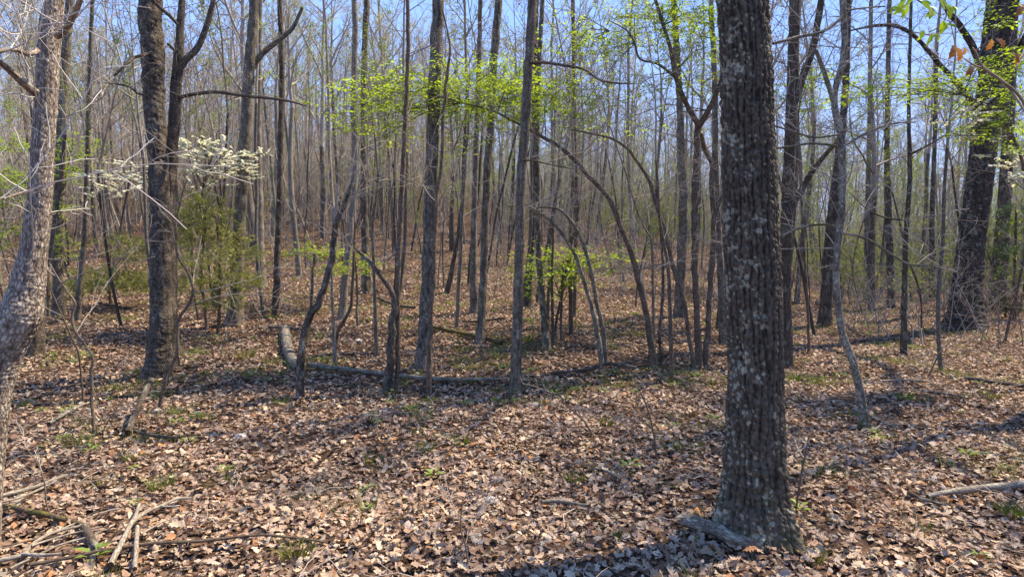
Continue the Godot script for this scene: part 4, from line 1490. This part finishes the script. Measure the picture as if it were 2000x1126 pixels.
	juniper("low dark juniper with drooping boughs left of the double oak", [[215, 600, 8], [214, 560, 7], [216, 510, 6], [220, 470, 4]],
		[[230, 470, 34, 12], [255, 500, 36, 14], [200, 535, 46, 14], [250, 545, 44, 16], [160, 555, 40, 14], [215, 565, 46, 12], [270, 560, 26, 14], [130, 570, 24, 12], [275, 480, 20, 12]], ground_depth(215, 600), Color(0.23, 0.26, 0.07), 900.0)
	juniper("pale green juniper at the right edge beside the giant tree", [[1982, 625, 9], [1982, 560, 8], [1984, 480, 7], [1986, 410, 5]],
		[[1985, 410, 22, 16], [1975, 450, 26, 18], [2005, 440, 24, 20], [1970, 490, 28, 18], [2000, 500, 26, 20], [1975, 535, 26, 14], [2010, 550, 26, 18]], ground_depth(1982, 625), Color(0.1, 0.15, 0.05), 700.0)
	juniper("small round dark juniper at the foot of the shadowed trunk", [[1965, 620, 7], [1965, 605, 6], [1965, 590, 5]],
		[[1958, 590, 22, 12], [1970, 605, 22, 10], [1950, 605, 16, 8]], ground_depth(1965, 622), Color(0.06, 0.08, 0.025), 1400.0)

func fallen_wood() -> void:
	var grey := style(20.0, 30.0, 0.008, Color(0.3, 0.275, 0.25), Color(0.12, 0.105, 0.095), 0.2, Color(0.42, 0.43, 0.39))
	var dark := style(26.0, 8.0, 0.004, Color(0.13, 0.11, 0.095), Color(0.05, 0.04, 0.035), 0.14, Color(0.5, 0.5, 0.46))
	var pale := style(30.0, 14.0, 0.002, Color(0.38, 0.35, 0.32), Color(0.2, 0.18, 0.16), 0.1, Color(0.48, 0.48, 0.44))
	var brown := style(30.0, 8.0, 0.002, Color(0.16, 0.125, 0.1), Color(0.08, 0.06, 0.05))
	var moss := style(26.0, 20.0, 0.004, Color(0.17, 0.13, 0.09), Color(0.08, 0.06, 0.045), 0.36, Color(0.2, 0.19, 0.04))
	for lg in [grey, dark, pale, moss]:
		lg.lump = 0.22
	stick("log", "thick pale log with peeling bark pointing at the camera, beside the crooked tree", "log", [[556, 650, 20], [560, 680, 23], [569, 708, 24], [586, 730, 22]], grey, 0.35)
	stick("log", "long dark log with white lichen patches lying across the clearing", "log", [[602, 722, 12], [650, 730, 12], [720, 737, 12], [790, 745, 11], [860, 750, 10], [930, 752, 9], [992, 748, 6]], grey, 0.9)
	stick("log", "mossy yellow-green log ending at the mottled trunk", "log", [[846, 646, 9], [900, 658, 10], [940, 667, 11], [980, 677, 12]], moss, 0.8)
	stick("log", "short grey log lying across the far end of the peeling log", "log", [[524, 645, 8], [552, 647, 8], [582, 649, 6]], grey, 0.8)
	stick("branch", "forked dark branch at the feet of the twin arching stems", "branch", [[1076, 738, 7], [1110, 734, 8], [1145, 731, 9], [1182, 719, 9], [1210, 720, 6], [1238, 724, 4]], dark, 0.9)
	stick("log", "weathered log at the foot of the large lichened oak", "log", [[1334, 1040, 28], [1372, 1052, 31], [1408, 1066, 30], [1440, 1077, 27], [1488, 1084, 20]], grey, 0.9)
	stick("log", "grey bare log running off the right edge of the clearing", "log", [[1812, 984, 10], [1880, 974, 15], [1940, 968, 16], [2030, 960, 17]], pale, 0.8)
	stick("branch", "rotten dark branch half buried in leaves at the right", "branch", [[1775, 976, 9], [1800, 986, 9], [1840, 998, 7]], dark, 0.6)
	stick("branch", "long dark stick lying across the pale forked sticks", "branch", [[60, 1128, 10], [140, 1110, 9], [200, 1098, 9], [300, 1082, 9], [400, 1074, 8], [520, 1064, 6], [640, 1080, 4]], brown, 1.6)
	stick("branch", "pale stick that splits into a fork under the dark stick", "branch", [[216, 1130, 14], [240, 1075, 12], [255, 1045, 11], [264, 1030, 10], [272, 1002, 7]], pale, 1.3, {"forks": [[[258, 1040, 9], [285, 1020, 8], [315, 1005, 7], [345, 994, 6], [374, 990, 4]], [[310, 1006, 5], [330, 1008, 4], [352, 1006, 3]]]})
	stick("branch", "straight pale stick standing close beside the forked one", "branch", [[263, 1135, 12], [266, 1085, 11], [268, 1045, 9]], pale, 1.1)
	stick("branch", "crooked grey stick reaching from the left edge into the litter", "branch", [[-8, 1120, 12], [45, 1104, 11], [62, 1085, 9], [100, 1060, 8], [150, 1045, 6], [182, 1034, 4]], pale, 1.1, {"forks": [[[45, 1104, 8], [80, 1108, 7], [120, 1108, 5]], [[62, 1090, 5], [120, 1070, 4], [200, 1050, 3]]]})
	stick("branch", "thin brown stick lying below the forked pale stick's dark neighbour", "branch", [[0, 1090, 5], [60, 1072, 5], [120, 1066, 4], [190, 1052, 3]], brown, 1.6)
	stick("branch", "thin grey stick running from the bottom edge beside the dark stick", "branch", [[20, 1128, 6], [110, 1085, 5], [170, 1066, 4], [205, 1050, 3]], pale, 1.6)
	stick("branch", "slender twig on the leaves between forked pale stick and mossy log", "branch", [[120, 1048, 4], [190, 1020, 4], [240, 1008, 3]], pale, 1.4)
	stick("branch", "grey twig lying right of the forked pale stick", "branch", [[275, 1062, 5], [300, 1045, 4], [330, 1030, 3]], pale, 1.4)
	stick("branch", "dead twig curling on the leaves above the dark stick's middle", "branch", [[380, 1058, 3], [420, 1040, 3], [470, 1035, 2]], brown, 1.4)
	stick("log", "rotten mossy log near the left edge behind the pale sticks", "log", [[10, 1002, 10], [50, 1012, 14], [85, 1020, 14], [130, 1030, 12], [165, 1040, 9]], moss, 0.5)
	stick("log", "dark rotten piece of wood under the crossing sticks", "log", [[165, 1045, 18], [180, 1075, 18], [198, 1100, 14]], dark, 0.4)
	stick("branch", "pair of weathered grey boughs beside the hickory", "branch", [[5, 985, 10], [60, 968, 10], [130, 942, 8]], pale, 0.8, {"forks": [[[0, 1000, 5], [50, 985, 5], [110, 955, 4]]]})
	stick("branch", "grey rotten bough left of the zigzag sapling", "branch", [[95, 838, 9], [130, 818, 9], [165, 798, 6]], pale, 0.8)
	stick("branch", "leaning dark stump piece by the double oak's front", "branch", [[250, 858, 16], [270, 832, 13, 0.12], [298, 806, 11, 0.3]], dark, 0.6)
	stick("branch", "short dark branch on the leaves right of the stump piece", "branch", [[262, 852, 8], [300, 862, 9], [345, 866, 5]], dark, 0.7)
	stick("branch", "slim fallen branch in the shade behind the double oak", "branch", [[190, 596, 5], [225, 604, 6], [255, 606, 4]], dark, 0.8)
	stick("branch", "dark broken branch lying on the slope behind the scaly trunk", "branch", [[735, 585, 6], [770, 600, 7], [810, 606, 6]], dark, 0.8)
	stick("branch", "thin branch on the leaves left of the mottled trunk", "branch", [[902, 632, 4], [930, 634, 5], [985, 626, 4]], dark, 0.8)
	stick("branch", "short lichened branch in the sunny leaves left of the large oak", "branch", [[1058, 995, 9], [1090, 994, 10], [1145, 1000, 6]], grey, 0.7)
	stick("branch", "broken twig lying left of the large oak above the lichened branch", "branch", [[1180, 930, 6], [1195, 938, 7], [1212, 948, 5]], pale, 0.7)
	stick("branch", "pale stick lying flat on the leaves in the right clearing", "branch", [[1720, 752, 5], [1770, 750, 5], [1810, 752, 4]], pale, 0.7)
	stick("branch", "dark rotten bough in the leaves far right", "branch", [[1885, 745, 8], [1930, 752, 9], [2000, 762, 8]], dark, 0.6)
	stick("branch", "thin dark branch lying right of the pale leaning tree", "branch", [[1800, 772, 5], [1850, 778, 6], [1890, 786, 4]], dark, 0.7)
	# bare stems standing in the foreground
	var b := style(34.0, 8.0, 0.001, Color(0.22, 0.18, 0.15), Color(0.12, 0.095, 0.08), 0.04)
	tree("sapling", "zigzag bare sapling standing between hickory and double oak", "sapling", [[186, 852, 8], [180, 800, 8], [177, 730, 8], [181, 700, 7], [165, 672, 7], [146, 645, 7], [140, 615, 7], [146, 592, 6], [128, 565, 6], [108, 535, 5], [95, 512, 4]], b, {"crown": false, "flare": 0.0, "side": 4, "y0": 0.8})
	tree("sapling", "thin straight stem leaning left beside the zigzag sapling", "sapling", [[162, 790, 5], [155, 700, 5], [140, 660, 4], [115, 605, 4], [90, 545, 3]], b, {"crown": false, "flare": 0.0, "side": 3, "y0": 0.8})
	tree("sapling", "bowed bare sapling hugging the right side of the double oak", "sapling", [[306, 800, 8], [318, 760, 8], [326, 725, 8], [345, 690, 8], [347, 640, 6], [352, 615, 7], [370, 590, 7], [376, 565, 7], [365, 530, 6], [348, 502, 6], [343, 450, 5], [350, 400, 4], [365, 350, 3]], b, {"crown": false, "flare": 0.0, "side": 7, "y0": 0.8, "y1": 4.0})
	tree("sapling", "slanting whip sprouting from the leaves right of the double oak", "sapling", [[428, 692, 4], [445, 640, 3], [465, 590, 3]], b, {"crown": false, "flare": 0.0, "side": 2, "y0": 0.4})
	for e in [["bare seedling with forked tips in the leaves, middle of the clearing", [[1168, 858, 4], [1140, 820, 4], [1105, 790, 3], [1090, 765, 2]]], ["tall bare seedling right of the forked seedling", [[1285, 910, 4], [1276, 840, 4], [1262, 790, 3], [1240, 745, 2]]], ["reddish bare seedling beside the large oak's right edge", [[1553, 1010, 5], [1562, 950, 5], [1572, 890, 4], [1582, 848, 3]]], ["bent thin seedling in front of the middle leaves", [[918, 1120, 5], [910, 1070, 4], [900, 1030, 4], [903, 985, 3]]], ["pale curved seedling near the left pale boughs", [[108, 1015, 5], [90, 985, 4], [85, 940, 4], [70, 900, 3], [45, 870, 2]]], ["dark slanting seedling in the right clearing", [[1810, 738, 4], [1830, 700, 4], [1850, 672, 3], [1890, 650, 2]]], ["slanting thin seedling between hickory and stump piece", [[190, 850, 4], [215, 815, 3], [240, 780, 2]]]]:
		tree("seedling", e[0], "seedling", e[1], b, {"crown": false, "flare": 0.0, "side": 4, "y0": 0.1, "y1": 1.5, "len": 0.35, "drift": 0.1})

func small_things() -> void:
	var g := Color(0.13, 0.17, 0.035)
	var olive := Color(0.17, 0.17, 0.05)
	tuft("grass tuft in full sun left of the middle", 315, 955, 56, g, 90)
	tuft("grass tuft below the dark stick's thin end", 580, 1088, 76, olive, 110)
	tuft("small grass tuft between the stump piece and the sunny tuft", 258, 900, 40, g, 50)
	tuft("grass tuft right of the stump piece", 352, 810, 40, g, 50)
	tuft("pale grass tuft right of the double oak's foot", 400, 822, 44, olive, 60)
	tuft("grass tuft left of the crooked tree's foot", 548, 790, 36, g, 50)
	tuft("dark grass tuft in the shade below the straight grey tree", 900, 870, 46, g, 70)
	tuft("grass tuft in the shade left of the dark one", 830, 882, 44, g, 60)
	tuft("tiny green tuft in the shaded litter below the scaly tree", 725, 905, 40, g, 50)
	tuft("spiky grass tuft in the leaves between the grey tree and the oak", 1185, 830, 34, g, 60)
	tuft("green tuft left of the broken twig", 1122, 944, 50, g, 60)
	tuft("grass tuft in the oak's shadow", 1210, 1052, 34, g, 50)
	tuft("bright grass tuft at the oak's foot behind the log", 1476, 1052, 36, Color(0.16, 0.24, 0.04), 60)
	tuft("olive grass tuft below the oak's right root", 1580, 1098, 70, olive, 90)
	tuft("grass tuft behind the oak's right edge", 1555, 745, 40, g, 60)
	tuft("second grass tuft right of the oak, near the upright tree", 1592, 750, 40, g, 60)
	tuft("grass tuft in the leaves right of the pale leaning tree", 1768, 780, 40, g, 60)
	tuft("yellowish tuft in the leaves far right of the leaning tree", 1935, 780, 46, olive, 60)
	tuft("dense grass tuft below the bare log at the right edge", 1978, 1010, 56, g, 90)
	tuft("grass tuft at the foot of the mossy log", 1030, 668, 36, g, 50)
	tuft("grassy patch beside the mottled trunk", 905, 690, 40, olive, 60)
	tuft("olive tuft in the sun below the olive juniper", 480, 700, 44, olive, 60)
	tuft("grassy tuft left of the peeling log", 530, 712, 40, olive, 60)
	tuft("grass tuft beside the hickory's trunk", 45, 795, 34, g, 50)
	rock("pale stone near the stump piece", 308, 806, 22, Color(0.36, 0.33, 0.31))
	rock("small white stone right of the pale grass tuft", 386, 808, 14, Color(0.45, 0.43, 0.4))
	rock("flat grey stone in the sunny leaves at the middle", 958, 982, 30, Color(0.4, 0.37, 0.35))
	rock("whitish stone in the sun below the olive tuft", 470, 858, 30, Color(0.5, 0.46, 0.43))
	rock("grey stone in shade at the feet of the grey tree", 1045, 795, 26, Color(0.26, 0.25, 0.23))
	rock("pale stone on the slope beside the curving sprout", 700, 668, 18, Color(0.4, 0.38, 0.35))
	# sparse green ground cover and thin fallen twigs nobody could count
	rng.seed = 120
	var mb := MB.new()
	for k in 9:
		var a := k * 2.4
		mb.leaf(Vector3(cos(a) * 0.02, 0.01 + 0.004 * k, sin(a) * 0.02), Vector3(cos(a), 0.35, sin(a)).normalized(), Vector3.UP, rnd(0.04, 0.075), rnd(0.015, 0.03), Color(0.14, 0.2, 0.04))
	var m := mb.mesh(grass_mat)
	var gb := MB.new()
	for k in 26:
		var a := rnd(0, TAU)
		var q := Vector3(cos(a), 0, sin(a))
		var ld := (q * rnd(0.2, 1.1) + Vector3.UP).normalized()
		gb.blade(q * rnd(0.0, 0.16), ld, ld.cross(rdir()).normalized(), rnd(0.06, 0.16), 0.005, tone(Color(0.15, 0.18, 0.045), 0.3))
	var gm := gb.mesh(grass_mat)
	var root := Node3D.new()
	root.name = "ground_cover"
	add_child(root)
	tag(root, "sparse green seedlings and grass blades poking through the leaves", "ground cover", "", "stuff")
	var xf := [[], []]
	var cc := [[], []]
	for k in 6000:
		var d := lerpf(2.6, 26.0, pow(rng.randf(), 0.8))
		var w := rnd(-0.75, 0.75)
		var x := sin(w) * d
		var z := -cos(w) * d
		var patch := low.get_noise_2d(x * 5.0 + 40.0, z * 5.0 + 10.0)
		var j: int = 0 if rng.randf() < 0.3 else 1
		if patch < (0.12 if j == 1 else 0.0) or (d < 6.0 and rng.randf() < 0.75):
			continue
		var s := rnd(0.5, 1.3)
		xf[j].append(Transform3D(Basis(Vector3.UP, rnd(0, TAU)).scaled(Vector3(s, s, s)), Vector3(x, gh(x, z) + 0.02, z)))
		var k2 := rnd(0.7, 1.3)
		cc[j].append(Color(k2, k2, k2))
	scatter("green_leaves", m, xf[0], cc[0], root)
	scatter("grass_blades", gm, xf[1], cc[1], root)
	var tb := MB.new()
	tb.spike(PackedVector3Array([Vector3(0, 0, 0), Vector3(0.15, 0.02, 0.05), Vector3(0.3, 0.01, 0.02), Vector3(0.5, 0.03, 0.08)]), 0.005, Color(0.3, 0.25, 0.21))
	tb.spike(PackedVector3Array([Vector3(0.18, 0.02, 0.05), Vector3(0.28, 0.05, 0.14), Vector3(0.36, 0.04, 0.2)]), 0.003, Color(0.3, 0.25, 0.21))
	var tm := tb.mesh(plain_mat)
	var tx := []
	var tc := []
	for k in 1100:
		var d := lerpf(2.4, 18.0, pow(rng.randf(), 0.7))
		var w := rnd(-0.8, 0.8)
		var x := sin(w) * d
		var z := -cos(w) * d
		var s := rnd(0.3, 1.1)
		tx.append(Transform3D((Basis(Vector3.UP, rnd(0, TAU)) * Basis(Vector3.BACK, rnd(-0.05, 0.2))).scaled(Vector3(s, s, s)), Vector3(x, gh(x, z) + 0.035, z)))
		var k2 := rnd(0.4, 1.4)
		tc.append(Color(k2, k2, k2))
	var troot := Node3D.new()
	troot.name = "twig_litter"
	add_child(troot)
	tag(troot, "thin dead twigs scattered over the dry leaves", "twigs", "", "stuff")
	scatter("dead_twigs", tm, tx, tc, troot)
	near_branches()

func near_branches() -> void:
	# a twig with drooping young oak leaves hangs into the view close to the camera
	rng.seed = 140
	var tw := style(40.0, 10.0, 0.0004, Color(0.42, 0.36, 0.31), Color(0.3, 0.25, 0.21))
	var d := 1.5
	var foot := at_depth(2060, 330, d)
	var o := thing("oak_branch", "close twig with drooping orange young oak leaves", "branch", foot)
	for pl in [[[2060, 330, 8], [2000, 200, 7], [1960, 160, 7], [1920, 130, 6], [1905, 100, 5], [1898, 93, 5]], [[1925, 135, 4], [1900, 125, 4], [1885, 115, 3]], [[1965, 165, 5], [1985, 190, 5], [2010, 230, 4]], [[2040, 60, 5], [2000, 105, 5], [1990, 120, 4], [1985, 140, 4]], [[1905, 100, 4], [1920, 88, 3], [1935, 78, 3]], [[2040, 10, 6], [2005, 15, 5], [1990, 12, 4]]]:
		var tp := trunk_points(pl, d, -0.05)
		var sp := smooth_path(tp[0], tp[1], 0.012)
		var lp := PackedVector3Array()
		for p in sp[0]:
			lp.append(p - foot)
		part("twig", trunk_mesh(lp, sp[1], 7, tw, 0.0), o)
	var spots := [[1862, 88, 44, -0.5], [1868, 92, 40, 0.4], [1885, 92, 24, -0.2], [1938, 76, 32, -0.5], [1946, 76, 34, 0.7], [1982, 102, 34, 0.3], [1990, 10, 40, -0.5], [1996, 8, 44, 0.5], [1898, 128, 40, -1.1]]
	for e in spots:
		var mb := MB.new()
		var p := at_depth(e[0], e[1], d + rnd(-0.06, 0.06)) - foot
		var ln: float = e[2] * 0.7 * d / F
		var down := Vector3(sin(e[3]) * 0.8, -1.0, rnd(-0.3, 0.3)).normalized()
		var side := down.cross(Vector3(0, 0, 1)).normalized()
		var prof := [0.04, 0.15, 0.3, 0.2, 0.36, 0.22, 0.3, 0.1, 0.0]
		var face := side.cross(down).normalized()
		for j in prof.size():
			var t := j / 8.0
			for s in 3:
				var f := s - 1.0
				mb.v.append(p + down * ln * t + side * f * prof[j] * ln * 0.75 + face * (absf(f) * prof[j] * ln * 0.5 + sin(t * 3.0) * ln * 0.15))
				mb.n.append(face)
				var cc := Color(0.36, 0.13, 0.03).lerp(Color(0.42, 0.24, 0.2), clampf(1.0 - t * 1.4 + absf(f) * 0.3, 0.0, 1.0))
				mb.c.append(tone(cc, 0.1))
				mb.u.append(Vector2(f, t))
		for j in prof.size() - 1:
			for s in 2:
				var q := j * 3 + s
				mb.i.append_array([q, q + 3, q + 1, q + 1, q + 3, q + 4])
		part("young_leaf", mb.mesh(leaf_mat), o)
	# larger bright leaves hanging from above, a little farther off
	rng.seed = 141
	d = 3.0
	foot = at_depth(1800, -160, d)
	var o2 := thing("hickory_branch", "branch of large bright green leaves hanging in from above at the right", "branch", foot)
	var st := style(40.0, 10.0, 0.0005, Color(0.16, 0.13, 0.1), Color(0.1, 0.08, 0.06))
	for pl in [[[1800, -160, 8], [1795, -60, 6], [1780, -10, 5], [1765, 15, 4], [1745, 20, 3]], [[1795, -60, 5], [1830, -20, 4], [1850, 10, 4], [1865, 30, 3]], [[1850, 10, 4], [1848, 35, 3], [1830, 55, 3], [1815, 62, 2]], [[1780, -10, 4], [1800, 5, 3], [1812, 12, 2]]]:
		var tp := trunk_points(pl, d, -0.1)
		var sp := smooth_path(tp[0], tp[1], 0.03)
		var lp := PackedVector3Array()
		for p in sp[0]:
			lp.append(p - foot)
		part("twig", trunk_mesh(lp, sp[1], 6, st, 0.0), o2)
	for e in [[1745, 12], [1762, 14], [1775, 8], [1800, 2], [1815, 12], [1822, 18], [1845, 8], [1855, 20], [1842, 40], [1850, 46], [1806, 60], [1818, 68], [1834, 66], [1770, 0], [1790, -8], [1862, 12], [1835, 0]]:
		for k in 3:
			var mb := MB.new()
			var dir := Vector3(rnd(-1, 1), rnd(-1.2, -0.2), rnd(-0.6, 0.6)).normalized()
			var p := at_depth(e[0], e[1], d - 0.1 + rnd(-0.12, 0.12)) - foot
			var side := dir.cross(Vector3(rnd(-0.4, 0.4), rnd(0.2, 1), 1).normalized()).normalized()
			var face := side.cross(dir)
			var ln := rnd(0.038, 0.058)
			var col := tone(Color(0.3, 0.42, 0.04), 0.2)
			var prof := [0.03, 0.13, 0.19, 0.15, 0.0]
			for j in 5:
				for s in 3:
					mb.v.append(p + dir * ln * j / 4.0 + side * (s - 1.0) * prof[j] * ln + face * absf(s - 1.0) * prof[j] * ln * 0.4 - face * ln * 0.1 * pow(j / 4.0, 2.0))
					mb.n.append(face)
					mb.c.append(col)
					mb.u.append(Vector2.ZERO)
			for j in 4:
				for s in 2:
					var q := j * 3 + s
					mb.i.append_array([q, q + 3, q + 1, q + 1, q + 3, q + 4])
			part("leaf", mb.mesh(leaf_mat), o2)
